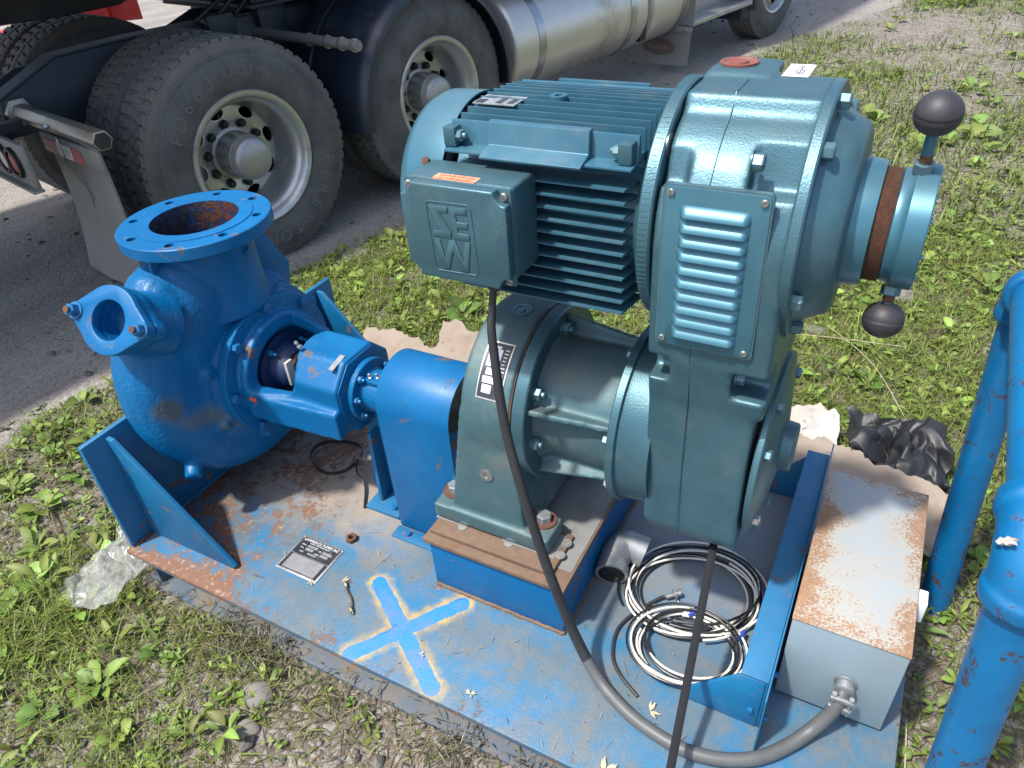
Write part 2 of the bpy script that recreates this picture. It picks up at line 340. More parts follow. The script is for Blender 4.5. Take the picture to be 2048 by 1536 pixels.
# rust scale: dense at the pump end and along the front edge, sparse elsewhere
den = t.math('ADD', t.math('MULTIPLY', t.math('SUBTRACT', 1.0, t.ss(X, .25, .62)), .115), t.math('MULTIPLY', t.math('SUBTRACT', 1.0, t.ss(Y, -.01, .05)), .06))
den = t.math('ADD', den, t.math('MULTIPLY', t.math('MULTIPLY', t.ss(X, .62, .7), t.math('SUBTRACT', 1.0, t.ss(X, .8, 1.0))), .035))
bx_ = t.math('SUBTRACT', t.math('ABSOLUTE', t.math('SUBTRACT', X, 1.044)), .182); by_ = t.math('SUBTRACT', t.math('ABSOLUTE', t.math('SUBTRACT', Y, .527)), .265)
den = t.math('ADD', den, t.math('MULTIPLY', t.math('SUBTRACT', 1.0, t.ss(t.math('MAXIMUM', bx_, by_), .0, .035)), .10))
den = t.math('SUBTRACT', den, t.math('MULTIPLY', t.math('SUBTRACT', 1.0, t.ss(d, .02, .06)), .12))
film = t.math('MULTIPLY', t.ss(t.noise(13, 12, .82), .42, .64), .48); c = t.mix(film, c, (.17, .145, .115))
ru = t.math('ADD', t.math('ADD', t.math('MULTIPLY', t.noise(24, 12, .84, dist=.9), .72), t.math('MULTIPLY', t.noise(5, 4), .28)), den)
rk = t.ss(ru, .605, .628)
rc = t.mix(t.noise(110, 6, .75), (.07, .032, .02), (.24, .125, .075)); rc = t.mix(t.ss(n_fine, .52, .66), rc, (.29, .215, .15))
c = t.mix(rk, c, rc)
fl_ = t.ss(t.noise(130, 4, .7), .66, .70); c = t.mix(t.math('MULTIPLY', fl_, t.math('MULTIPLY_ADD', back, .6, .25)), c, (.06, .035, .025))
pit = t.math('MULTIPLY', t.math('SUBTRACT', 1.0, t.ss(t.voro(36), .06, .16)), t.ss(n_mid, .52, .6)); c = t.mix(pit, c, (.07, .035, .025))
MAT['deck_paint'] = t.fin(c, t.math('MULTIPLY_ADD', rk, .3, .48), 0, t.bump(t.math('ADD', t.math('MULTIPLY', rk, 1.2), t.math('ADD', t.noise(150, 3), pit)), .4, .0016))
# pump flange bore: blue coating blistered over rust
t = NT('bore'); X, Y, Z = t.xyz(); n1 = t.noise(38, 10, .78, dist=.6); c = t.mix(t.ss(n1, .42, .5), (.008, .04, .13), (.014, .016, .024))
rm = t.math('MULTIPLY', t.ss(t.math('ADD', n1, t.math('MULTIPLY', t.math('SUBTRACT', Y, .53), 1.6)), .5, .58), .9)
c = t.mix(rm, c, t.mix(t.noise(80, 4), (.035, .014, .01), (.20, .065, .03)))
MAT['bore'] = t.fin(c, .28, 0, t.bump(n1, .8, .008))
# soil and gravel road
t = NT('soil'); n1 = t.noise(5, 8, .7); n2 = t.noise(45, 8, .75); v = t.voro(70, out='Color'); vd = t.voro(70)
c = t.mix(t.ss(n1, .3, .7), (.085, .066, .048), (.19, .165, .135)); c = t.mix(t.math('MULTIPLY', t.ss(n2, .45, .65), .6), c, (.30, .27, .23))
gs = t.n('ShaderNodeSeparateColor', {0: v}).outputs[0]; c = t.mix(t.math('MULTIPLY', t.ss(gs, .72, .8), .7), c, (.30, .285, .26))
MAT['soil'] = t.fin(c, .95, 0, t.bump(t.math('ADD', n2, t.math('MULTIPLY', vd, -.8)), .7, .014))
t = NT('road_gravel'); st = t.scaled((2.2, .5, 1)); n1 = t.noise(1.3, 6, .6, vec=st); n2 = t.noise(30, 9, .75); v = t.voro(85, out='Color'); vd = t.voro(85)
c = t.mix(t.ss(n1, .3, .7), (.19, .168, .142), (.30, .275, .24)); c = t.mix(t.math('MULTIPLY', t.ss(n2, .42, .66), .55), c, (.13, .118, .105))
gs = t.n('ShaderNodeSeparateColor', {0: v}).outputs[0]; c = t.mix(t.math('MULTIPLY', t.ss(gs, .6, .75), .35), c, (.32, .305, .28)); c = t.mix(t.math('MULTIPLY', t.ss(gs, .25, .1), .4), c, (.12, .115, .11))
MAT['road_gravel'] = t.fin(c, .95, 0, t.bump(t.math('ADD', n2, t.math('MULTIPLY', vd, -.6)), .6, .010))
# vegetation: per-plant colour carried by the mesh
t = NT('foliage'); a = t.n('ShaderNodeVertexColor', layer_name='Col').outputs[0]
c = t.mix(t.noise(60, 3), t.mix(.35, a, (0, 0, 0)), a)
t.fin(c, .55, 0); tl = t.n('ShaderNodeBsdfTranslucent', {'Color': c}).outputs[0]
ms = t.n('ShaderNodeMixShader', {0: .32, 1: t.b.outputs[0], 2: tl}).outputs[0]; t.t.links.new(ms, t.out.inputs[0]); MAT['foliage'] = t.m

# tyre rubber: ribs pressed in rings, dusty shoulder, scuffs
t = NT('tyre'); X, Y, Z = t.xyz(); r_ = t.math('SQRT', t.math('ADD', t.math('MULTIPLY', X, X), t.math('MULTIPLY', Y, Y)))
an = t.math('ARCTAN2', Y, X); pv = t.n('ShaderNodeCombineXYZ', {0: t.math('MULTIPLY', r_, 60.0), 1: t.math('MULTIPLY', an, 2.2), 2: Z}).outputs[0]
sc = t.ss(t.noise(1.0, 8, .7, vec=pv), .52, .74); pv2 = t.n('ShaderNodeCombineXYZ', {0: t.math('MULTIPLY', r_, 5.0), 1: t.math('MULTIPLY', an, 22.0), 2: Z}).outputs[0]
rad = t.ss(t.noise(1.0, 6, .75, vec=pv2), .60, .78)
n1 = t.noise(7, 8, .7); c = t.mix(t.ss(n1, .3, .7), (.055, .054, .053), (.105, .103, .10))
c = t.mix(t.math('MULTIPLY', sc, .5), c, (.16, .155, .148)); c = t.mix(t.math('MULTIPLY', rad, .35), c, (.20, .195, .19))
sh = t.math('MULTIPLY', t.math('MULTIPLY', t.ss(r_, .485, .52), t.math('SUBTRACT', 1.0, t.ss(r_, .525, .54))), t.math('MULTIPLY_ADD', n1, .6, .2)); c = t.mix(sh, c, (.15, .125, .095))
ring = t.math('SINE', t.math('MULTIPLY', r_, 640.0)); rb = t.math('MULTIPLY', ring, t.math('ADD', t.math('MULTIPLY', t.ss(r_, .47, .485), t.math('SUBTRACT', 1.0, t.ss(r_, .51, .52))), t.math('MULTIPLY', t.ss(r_, .325, .33), t.math('SUBTRACT', 1.0, t.ss(r_, .345, .35)))))
MAT['tyre'] = t.fin(c, .72, 0, t.bump(t.math('ADD', rb, t.noise(150, 3)), .35, .003))
paint('blue_channel', (.02, .075, .15), (.03, .10, .19), .6, 0, 160, .2, .001, rust=.58, dust=(.15, .125, .09), damt=.75, dlo=.40, rscale=15, top=.6)
paint('teal_dusty', (.050, .120, .140), (.080, .155, .172), .5, .3, 270, .34, .0014, rust=.66, rustcol=(.12, .08, .05), dust=(.15, .145, .115), damt=.6, dlo=.46, rscale=13, top=.3)

# ---------------------------------------------------------------- ground and road
GZ = -0.14
_w = np.random.default_rng(3); _K = [(_w.uniform(-1, 1, 2) * s, _w.uniform(0, 6.28), a) for s, a in ((1.2, 1), (2.0, .8), (3.5, .6), (6, .45), (9, .35), (14, .28), (22, .2), (31, .15)) for _ in range(2)]
def wav(x, y, f=1.0): return sum(a * np.sin(f * (k[0] * x + k[1] * y) + p) for k, p, a in _K)
TO = Vector((-1.128, 1.810, 0)); TF = Vector((.222, .975, 0)).normalized(); TS = Vector((TF.y, -TF.x, 0))
def road_b(x, y): return (x - TO.x) * TS.x + (y - TO.y) * TS.y          # distance towards the grass from the truck's wheel line
def road_edge(x, y):
    a = (x - TO.x) * TF.x + (y - TO.y) * TF.y
    e = np.where(a < 0, .30 - .12 * a, .30 + .02 * a); return e + .05 * wav(x * 1.4, y * 1.4)   # grass begins here
def gh(x, y):
    h = .006 * wav(x, y, 1.0) + .004 * wav(x + 7, y - 3, 2.3)
    on = np.clip((road_edge(x, y) - road_b(x, y)) / .3 + .5, 0, 1); h = h * (1 - .75 * on)
    sk = np.clip(1 - np.maximum(np.maximum(-.15 - x, x - 2.1), np.maximum(-.12 - y, y - 1.15)) / .12, 0, 1)
    return GZ + h * (1 - sk) - .008 * sk
def axis_pts(lo, hi, fine_lo, fine_hi, df, dc):
    a = list(np.arange(fine_lo, fine_hi, df)); x = fine_lo; s = df
    while x > lo: s *= 1.25; x -= min(s, dc); a.insert(0, x)
    x = fine_hi; s = df
    while x < hi: a.append(x); s *= 1.25; x += min(s, dc)
    return np.array(a)
def sheet(name, xs, ys, zf, mat):
    X, Y = np.meshgrid(xs, ys); Zz = zf(X, Y); nx, ny = len(xs), len(ys)
    me = bpy.data.meshes.new(name); v = np.stack([X, Y, Zz], -1).reshape(-1, 3)
    i = np.arange((nx - 1) * (ny - 1)); r = i // (nx - 1); cc = i % (nx - 1); a = r * nx + cc
    f = np.stack([a, a + 1, a + nx + 1, a + nx], -1)
    me.from_pydata(v.tolist(), [], f.tolist()); o = bpy.data.objects.new(name, me); place(o); me.materials.append(MAT[mat]); shade(me, 80); return o
g = sheet('ground', axis_pts(-70, 70, -1.8, 3.4, .035, 6), axis_pts(-40, 90, -1.0, 4.0, .035, 6), gh, 'soil'); tag(g, kind='structure')
# road: strip in truck coordinates, ragged edge towards the grass
As = axis_pts(-60, 90, -3, 9, .07, 5); Bs = np.concatenate([np.linspace(-14, -3.2, 10), np.linspace(-3, 0, 40), np.linspace(.02, 1, 40)])
vs, fs = [], []
for a in As:
    p0 = TO + TF * a; e = None
    lim = .30
    for _ in range(6): q = p0 + TS * lim; lim = float(road_edge(q.x, q.y))
    lim += random.uniform(-.035, .035)
    for b in Bs:
        bb = b if b <= 0 else b * lim; q = p0 + TS * bb; vs.append((q.x, q.y, float(gh(q.x, q.y)) + .010 - .012 * max(0, (b - .9) / .1)))
nb = len(Bs)
for i in range(len(As) - 1):
    for j in range(nb - 1): k = i * nb + j; fs.append((k, k + nb, k + nb + 1, k + 1))
r = MB().add(vs, fs); r = mk('road', r, 'road_gravel', ang=80, cleanup=False); tag(r, kind='structure')

# ---------------------------------------------------------------- skid
SK = thing('steel_skid', 'blue steel skid base with rusty deck and a sprayed blue cross, under the pump', 'skid', (.97, .5, GZ))
deck = mk('deck', MB().box((-.014, -.018, -.012), (1.952, 1.01, 0)), 'deck_paint', SK, bevel=.0025)
# channels with flanges turned outwards
def channel(name, prof, L, M): return mk(name, MB().prism(prof, L, M), 'blue_channel', SK, bevel=.003)
CH = [(-.016, -.0125), (.052, -.0125), (.052, -.138), (-.016, -.138), (-.016, -.128), (.038, -.126), (.043, -.118), (.043, -.034), (.038, -.026), (-.016, -.024)]
channel('side_channel', CH, 1.86, frame((.045, 0, 0), (0, 1, 0), (0, 0, 1)))
channel('side_channel', [(.992 - a, b) for a, b in CH], 1.86, frame((.045, 0, 0), (0, 1, 0), (0, 0, 1)))
for prof in ([(1.934 - a, b - .0007) for a, b in CH], [(a + .004, b - .0007) for a, b in CH]): channel('end_channel', prof, 1.004, frame((0, 1.005, 0), (1, 0, 0), (0, 0, 1)))
XZ = lambda y: frame((0, y, 0), (1, 0, 0), (0, 0, 1))     # local z -> -Y
YZ = lambda x: frame((x, 0, 0), (0, 1, 0), (0, 0, 1))     # local z -> +X
ep = mk('end_plate', MB().prism([(0, .001), (.991, .001), (.991, .371)] + arc(.497, .395, .17, -8, -172, 16) + [(0, .371)], .016, YZ(-.016)), 'blue_steel', SK, bevel=.002)
for y in (.078, .925):
    mk('gusset', MB().prism([(.001, .001), (.326, .001), (.336, .012), (.026, .356), (.001, .358)], .013, XZ(y)), 'blue_steel', SK, bevel=.0015)
# weld beads along end plate
def weld(pts, r=.005):
    P = []
    for i in range(len(pts) - 1):
        a, b = Vector(pts[i]), Vector(pts[i + 1]); n = max(2, int((b - a).length / .006))
        P += [a + (b - a) * k / n + Vector((random.uniform(-1, 1), random.uniform(-1, 1), random.uniform(-1, 1))) * .0012 for k in range(n)]
    return MB().tube(P, [r * random.uniform(.75, 1.15) for _ in P], 7)
mk('weld_bead', weld([(.004, .085, .004), (.33, .085, .004)]), 'rust', SK)
mk('weld_bead', weld([(.004, .058, .004), (.004, .004, .004)]), 'rust', SK)
mk('weld_bead', weld([(.004, .1, .004), (.004, .98, .004)]), 'blue_steel', SK)
# gearbox pedestal
PX0, PX1, PY0, PY1, PH = .862, 1.226, .262, .792, .163
ped = mk('pedestal', MB().box((PX0, PY0, .001), (PX1, PY1, PH)), 'blue_paint', SK, bevel=.003)
mk('weld_bead', weld([(PX0, PY0, .004), (PX1, PY0, .004), (PX1, PY1, .004)], .006), 'rust_light', SK)
mk('cap_plate', MB().box((PX0 - .012, PY0 - .010, PH + .0005), (PX1 + .008, PY1 + .01, PH + .013)), 'rust_light', SK, bevel=.0015)
capw = mk('cap_sheet', MB().box((1.04, PY0 + .045, PH + .0135), (PX1 + .002, PY1, PH + .0145)), 'plate_steel', SK)
for (a, b) in (((.858, .276), (1.192, .405)), ((.858, .64), (1.192, .77))): mk('packing_plate', MB().box((a[0], a[1], PH + .015), (b[0], b[1], PH + .0255)), 'rust_light', SK, bevel=.001)
def shim(x0, x1, y0, y1, tabs, z):
    p = [(x0, y0), (x1, y0), (x1, y1), (x0, y1)]
    mb = MB().prism(p, .0012, frame((0, 0, z), (1, 0, 0), (0, 1, 0)))
    for (cx, cy, w) in tabs: mb.prism(arc(cx, cy, w, 0, 360, 14)[:-1], .0012, frame((0, 0, z + .00012), (1, 0, 0), (0, 1, 0)))
    return mk('shim', mb, 'plate_alu', SK)
shim(1.04, 1.178, .318, .395, [(1.188, .335, .012), (1.186, .375, .013), (1.06, .318, .012)], PH + .0259)
shim(.852, .94, .318, .395, [(.846, .392, .013), (.93, .318, .012)], PH + .0259)
# bearing frame foot
mk('bearing_foot', MB().prism([(.44, .012), (.555, .012), (.545, .26), (.45, .26)], .012, YZ(.548)), 'blue_steel', SK, bevel=.0015)
mk('bearing_foot', MB().prism([(.49, .006), (.627, .006), (.57, .30), (.525, .30)], .012, XZ(.5)), 'blue_steel', SK, bevel=.0015)
mk('foot_plate', MB().box((.522, .405, .001), (.64, .58, .012)), 'blue_steel', SK, bevel=.0015)
bolt(SK, (.61, .43, .012), (0, 0, 1), .017, .011, 'blue_bolt')
# guard foot strips
mk('guard_foot', MB().box((.655, .345, .001), (.835, .387, .006)), 'blue_steel', SK, bevel=.001)
bolt(SK, (.70, .366, .006), (0, 0, 1), .016, .010, 'blue_bolt')
# frame carrying the cabinet
mk('frame_angle', MB().prism([(1.636, .168), (1.6915, .168), (1.6915, .004), (1.686, .004), (1.686, .1625), (1.636, .1625)], .738, XZ(.966)), 'blue_steel', SK, bevel=.0012)
for y in (.236, .95): mk('gusset', MB().prism([(1.54, .001), (1.685, .001), (1.685, .16), (1.638, .16), (1.545, .055), (1.54, .05)], .008, XZ(y)), 'blue_steel', SK, bevel=.001)
mk('mounting_sheet', MB().prism([(1.6925, .003), (1.696, .003), (1.696, .185), (1.6925, .185)], .82, XZ(.995)), 'blue_steel', SK, bevel=.0006)
for p, dd in (((1.6965, .30, .10), (1, 0, 0)), ((1.6965, .225, .05), (1, 0, 0)), ((1.668, .2275, .06), (0, -1, 0)), ((1.64, .85, .14), (-1, 0, 0))): bolt(SK, p, dd, .012, .008, 'blue_bolt')
# data plate riveted on the deck
NP = mk('data_plate', MB().box((.425, .122, .0008), (.567, .246, .0024)), 'plate_alu', SK, bevel=.0006)
mk('plate_field', MB().box((.431, .183, .0026), (.561, .241, .0029)), 'plate_black', NP)
mk('plate_field', MB().box((.431, .128, .0026), (.561, .1815, .0029)), 'plate_black', NP)
mk('plate_blank', MB().box((.441, .131, .0031), (.551, .1795, .0034)), 'plate_alu', NP)
for a, b in (((.463, .212), (.497, .220)), ((.463, .201), (.489, .2095)), ((.516, .208), (.549, .2165)), ((.516, .197), (.543, .2055)), ((.479, .190), (.508, .196))): mk('plate_blank', MB().box((a[0], a[1], .0031), (b[0], b[1], .0034)), 'plate_alu', NP)
tm = MB(); v, f = text('LAWRENCE PUMPS INC', .0125, .0001); tm.add(v, f, Matrix.Translation((.497, .2335, .0031)) @ Matrix.Diagonal((.92, 1, 1, 1)))
for k, (s, x, y) in enumerate((('MARKET AND MERRIMACK ST', .497, .2255), ('SERIAL', .449, .216), ('TYPE', .449, .205), ('SIZE', .507, .212), ('SPEED', .505, .200), ('HEAD', .457, .193))):
    v, f = text(s, .0052, .0001); tm.add(v, f, Matrix.Translation((x, y, .0031)))
mk('plate_lettering', tm, 'label_white', NP, cleanup=False)
for x, y in ((.429, .126), (.563, .126), (.429, .242), (.563, .242)): mk('rivet', MB().sphere((x, y, .0026), (.0028, .0028, .0014), n=10, m=6), 'steel', NP)

# ---------------------------------------------------------------- pump
PYc, PZc = .497, .385
PU = thing('centrifugal_pump', 'bright blue cast iron pump with upturned round discharge flange', 'pump', (.1, PYc, 0))
XV = .088
mb = MB()
# spiral casing swept round the shaft: outer radius grows towards the discharge
n, m = 72, 20; vs = []; fs = []
for i in range(n + 1):
    th = math.radians(78 + 292 * i / n); deg = 78 + 292 * i / n
    ro = .402 - .0007 * (deg - 158) if deg > 120 else .418
    ri = .10; rc = (ro + ri) / 2; ra = (ro - ri) / 2; wx = .098 - .016 * max(0, (deg - 158) / 210)
    for k in range(m):
        ph = 2 * math.pi * k / m; cr, cx = math.cos(ph), math.sin(ph)
        cr = math.copysign(abs(cr) ** .8, cr); cx = math.copysign(abs(cx) ** .8, cx)
        rr = rc + ra * cr; vs.append((XV + wx * cx, PYc + rr * math.cos(th), PZc + rr * math.sin(th)))
for i in range(n):
    for k in range(m): l = (k + 1) % m; fs.append((i * m + k, i * m + l, (i + 1) * m + l, (i + 1) * m + k))
fs += [tuple(range(m)), tuple(range(n * m + m - 1, n * m - 1, -1))]
mb.add(vs, fs)
mb.lathe([(.24, 0), (.225, .05), (.205, .10), (.20, .108)], axX(.10, PYc, PZc), 40)                 # suction-side wall up to cover
mb.lathe([(.23, 0), (.23, .19)], axX(.0, PYc, PZc), 40)
FX, FY, FZ = .114, .464, .826
mb.lathe([(.132, 0), (.125, .12), (.128, .2), (.14, .235)], axis((FX, FY, FZ - .25), (0, 0, 1)), 36)       # neck
for k in range(6):                                                                                          # front shoulder up to the neck
    t_ = k / 5; mb.sphere((XV + .012 * t_, .295 + .10 * t_, .50 + .15 * t_), (.102 + .014 * t_, .14 - .02 * t_, .15), n=24, m=14)
mb.sphere((XV, .60, .52), (.1, .1, .1), n=24, m=14)
mb.cyl((.138, .26, .62), (.138, .165, .688), .078, .074, 32)                                             # inspection boss
for a in range(8):                                                                                          # jacking lugs round the cover
    th = math.radians(22.5 + 45 * a); y, z = PYc + .224 * math.cos(th), PZc + .224 * math.sin(th)
    mb.cyl((.14, y, z), (.204, y, z), .021, .0165, 14)
mb.cyl((.13, .195, .215), (.155, .158, .192), .026, .023, 18)                                            # plugged boss low on the front
CN = Vector((.12, -.80, .58)).normalized(); CC = Vector((.140, .150, .700))
CM = frame(CC, Vector((1, 0, -.04)) - CN * (.12), CN.cross(Vector((1, 0, -.04))))
vcut = MB().cyl((FX, FY, FZ - .26), (FX, FY, FZ + .1), .1115, None, 48).cyl(CM @ Vector((0, 0, -.085)), CM @ Vector((0, 0, .05)), .049, None, 36)
vol = mk('volute_casing', cast(mb, .0055, 7, .5, vcut, 1), 'blue_cast', PU, ang=70)
for a in range(8):
    th = math.radians(22.5 + 45 * a); y, z = PYc + .224 * math.cos(th), PZc + .224 * math.sin(th)
    mk('lug_hole', MB().lathe([(.0062, 0), (.0062, .0012)], axX(.2025, y, z), 14), 'black_plastic', vol)
for sgn, poly in ((-1, [(FY - .116, FZ - .034), (FY - .168, FZ - .034), (FY - .172, FZ - .09), (FY - .16, FZ - .2), (FY - .116, FZ - .2)]), (1, [(FY + .116, FZ - .034), (FY + .150, FZ - .034), (FY + .262, FZ - .245), (FY + .24, FZ - .32), (FY + .116, FZ - .32)])):
    mk('rib', MB().prism(poly, .014, YZ(FX - .005)), 'blue_cast', PU, bevel=.004)
# discharge flange
fl = MB().lathe([(.111, -.032), (.190, -.032), (.192, -.030), (.192, -.002), (.190, 0), (.147, 0), (.1465, .0025), (.111, .0025)], axis((FX, FY, FZ), (0, 0, 1)), 96, loop=True)
cut = MB()
for k in range(8):
    a = math.radians(45 * k + 22.5 + 4); cut.cyl((FX + .163 * math.cos(a), FY + .163 * math.sin(a), FZ - .06), (FX + .163 * math.cos(a), FY + .163 * math.sin(a), FZ + .05), .0118, None, 20)
mk('discharge_flange', cutmesh(fl, cut), 'blue_paint', PU, ang=40)
mk('discharge_bore', MB().lathe([(.1108, .001), (.1098, -.03), (.107, -.22), (.0, -.24)], axis((FX, FY, FZ), (0, 0, 1)), 64, caps=False), 'bore', PU, ang=60)
bolt(PU, (.236, .493, .742), (.97, .22, .0), .022, .012, 'blue_bolt')
# inspection cover, diamond shaped with two ears along the shaft direction
def diamond(R, ear, L, n=10):
    out = []
    for q in (0, 180):
        s_ = 1 if q == 0 else -1
        out += [(s_ * x, s_ * y) for x, y in ([(L + ear * math.cos(math.radians(t)), ear * math.sin(math.radians(t))) for t in range(-70, 71, 14)] + [(R * 1.02 * math.cos(math.radians(t)), R * math.sin(math.radians(t))) for t in range(38, 143, 7)])]
    return out
cov = cutmesh(MB().prism(diamond(.083, .021, .098), .026, CM), MB().cyl(CM @ Vector((0, 0, -.02)), CM @ Vector((0, 0, .06)), .046, .049, 40))
cvo = mk('inspection_cover', cov, 'blue_paint', PU, bevel=.004, ang=40)
mk('cover_flange', cutmesh(MB().prism(diamond(.080, .021, .098), -.036, CM, -.0015), MB().cyl(CM @ Vector((0, 0, -.06)), CM @ Vector((0, 0, .06)), .048, None, 40)), 'blue_cast', PU, bevel=.003)
mk('cover_recess', MB().lathe([(.0, -.052), (.03, -.05), (.043, -.04), (.0465, -.02), (.047, .002)], CM, 40, caps=False), 'blue_cast', PU, ang=60)
for s_ in (-1, 1):
    p = CM @ Vector((.098 * s_, 0, .0262)); bolt(cvo, p, CN, .027, .018, 'blue_bolt', .003, .021, name='nut')
    mk('stud_end', MB().lathe([(.0085, 0), (.008, .003), (.0, .0034)], axis(CM @ Vector((.098 * s_, 0, .0262 + .0252)), CN), 14), 'rust', cvo)
# suction cover ring and bearing frame
rg = mk('cover_ring', MB().lathe([(.12, .0), (.203, .0), (.205, .002), (.205, .024), (.203, .026), (.166, .026), (.160, .036), (.12, .036)], axX(.2085, PYc, PZc), 80, loop=True), 'blue_cast', PU, ang=40)
for a in range(8): th = math.radians(45 * a); bolt(rg, (.2347, PYc + .186 * math.cos(th), PZc + .186 * math.sin(th)), (1, 0, 0), .024, .014, 'blue_bolt')
mb = MB()
AX = axX(.235, PYc, PZc)
mb.lathe([(.163, 0), (.160, .022), (.148, .045), (.128, .12), (.112, .20), (.106, .30)], AX, 48)
def octo(r, c): return [(r * math.cos(math.radians(a)), r * math.sin(math.radians(a))) for a in (c, 90 - c, 90 + c, 180 - c, 180 + c, 270 - c, 270 + c, 360 - c)]
mb.prism(octo(.128, 26), .155, axX(.385, PYc, PZc))
for s_ in (-1, 1): mb.prism([(0, -.048), (.302, -.060), (.302, .030), (0, .035)], .024, frame((.235, PYc + s_ * .136, PZc - .035), (1, -s_ * .09, 0), (0, 0, 1)), -.024)
mb.prism([(0, -.02), (.3, -.02), (.3, .02), (0, .02)], .04, frame((.235, PYc - .02, PZc - .135), (1, 0, .1), (0, 1, 0)))
cutb = MB(); cutb.prism([(.268, .006), (.380, .010), (.398, .05), (.378, .12), (.372, .25), (.262, .25), (.262, .03)], .30, frame((0, PYc + .062, PZc), (1, 0, 0), (0, 0, 1)), .0)
cutb.prism([(.275, -.105), (.385, -.10), (.385, -.25), (.275, -.25)], .30, frame((0, PYc + .15, PZc), (1, 0, 0), (0, 0, 1)), .0)
cutb.lathe([(.118, 0), (.098, .155)], axX(.24, PYc, PZc), 32)
bf = mk('bearing_frame', cast(mb, .005, 4, .5, cutb, 3, True), 'blue_paint', PU, ang=60)
mk('frame_face', MB().prism(octo(.119, 26), .004, axX(.5385, PYc, PZc)), 'blue_paint', PU, bevel=.0015)
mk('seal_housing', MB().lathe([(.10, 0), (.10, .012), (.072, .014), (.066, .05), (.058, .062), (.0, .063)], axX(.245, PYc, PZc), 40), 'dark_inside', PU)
for a in (35, 125, 215, 305): th = math.radians(a); bolt(PU, (.258, PYc + .085 * math.cos(th), PZc + .085 * math.sin(th)), (1, 0, 0), .015, .012, 'blue_bolt', .012)
mk('seal_gland', MB().lathe([(.05, 0), (.052, .01), (.052, .018), (.034, .02), (.0, .02)], axX(.305, PYc, PZc), 32), 'rust', PU)
mk('shaft', MB().lathe([(.026, 0), (.026, .34)], axX(.32, PYc, PZc), 28), 'steel', PU)
mk('gland_bar', MB().box((.322, .43, .375), (.332, .455, .45)), 'paper_white', PU, bevel=.002)
# bearing cap
cap = mk('bearing_cap', MB().lathe([(.03, 0), (.086, 0), (.088, .002), (.088, .018), (.086, .02), (.062, .022), (.058, .026), (.058, .095), (.05, .1), (.0, .1)], axX(.543, PYc, PZc), 56), 'blue_cast', PU, ang=40)
for a in (35, 125, 170, 215, 260, 305): th = math.radians(a); bolt(cap, (.563, PYc + .074 * math.cos(th), PZc + .074 * math.sin(th)), (1, 0, 0), .017, .010, 'blue_bolt', .006)
def nipple(parent, p, d, s_=1.0):
    return mk('grease_nipple', MB().lathe([(.0055 * s_, 0), (.0055 * s_, .006 * s_), (.003 * s_, .007 * s_), (.003 * s_, .011 * s_), (.0045 * s_, .014 * s_), (.003 * s_, .018 * s_), (.0, .0185 * s_)], axis(p, d), 10), 'steel', parent)
mk('nipple_pad', MB().box((.575, PYc - .040, PZc + .046), (.622, PYc - .012, PZc + .060)), 'blue_cast', cap, bevel=.002)
nipple(cap, (.588, PYc - .026, PZc + .060), (0, -.3, 1)); nipple(cap, (.606, PYc - .018, PZc + .060), (0, -.3, 1))
nipple(PU, (.392, PYc - .055, PZc + .125), (-.3, -.3, 1), 1.3)
mk('oil_tag', MB().box((-.028, -.008, 0), (.028, .008, .0012), frame((.515, PYc - .06, PZc + .1115), (0, .9, .2), (-1, 0, 0))), 'plate_alu', PU)
mk('paint_mark', MB().box((-.012, -.005, 0), (.012, .005, .0006), frame((.285, PYc - .168, PZc + .0), (1, 0, 0), (0, .3, 1))), 'paint_chip_red', PU)

# ---------------------------------------------------------------- coupling guard
GR = .108; gz = .415
go_ = [(PYc - GR, .007), (PYc - GR, gz)] + arc(PYc, gz, GR, 180, 0, 28)[1:-1] + [(PYc + GR, gz), (PYc + GR, .007)]
gi_ = [(PYc + (y - PYc) * (GR - .004) / GR, z if z <= gz else gz + (z - gz) * (GR - .004) / GR) for y, z in go_]
gd = mk('coupling_guard', MB().prism(go_ + gi_[::-1], .215, YZ(.660)), 'blue_paint', None, bevel=.0008, ang=30)
tag(gd, 'blue sheet metal arch guard standing between pump and gearbox', 'guard')
plain('coupling_dust', (.36, .33, .28), .8, .1, .25, 20, dirt=(.2, .16, .11), dirt_amt=.7)
cp = thing('shaft_coupling', 'dusty grey shaft coupling just visible inside the blue arch guard', 'coupling', (.82, PYc, PZc))
for x0, r_ in ((.70, .075), (.765, .062), (.80, .078), (.905, .105)): mk('coupling_hub', MB().lathe([(.0, 0), (r_ - .004, 0), (r_, .004), (r_, .022), (r_ - .004, .026), (.0, .026)], axX(x0, PYc + .012, PZc + .02), 40), 'plate_steel' if x0 < .87 else 'coupling_dust', cp)
mk('output_shaft', MB().cyl((.64, PYc + .012, PZc + .02), (.92, PYc + .012, PZc + .02), .03), 'steel', cp)

# ---------------------------------------------------------------- geared motor with belt variator
GY, RZ, MZ = .525, .52, 1.005
GM = thing('gear_motor', 'teal electric gear motor with tall belt housing and finned motor on top', 'gear motor', (1.0, GY, .192))
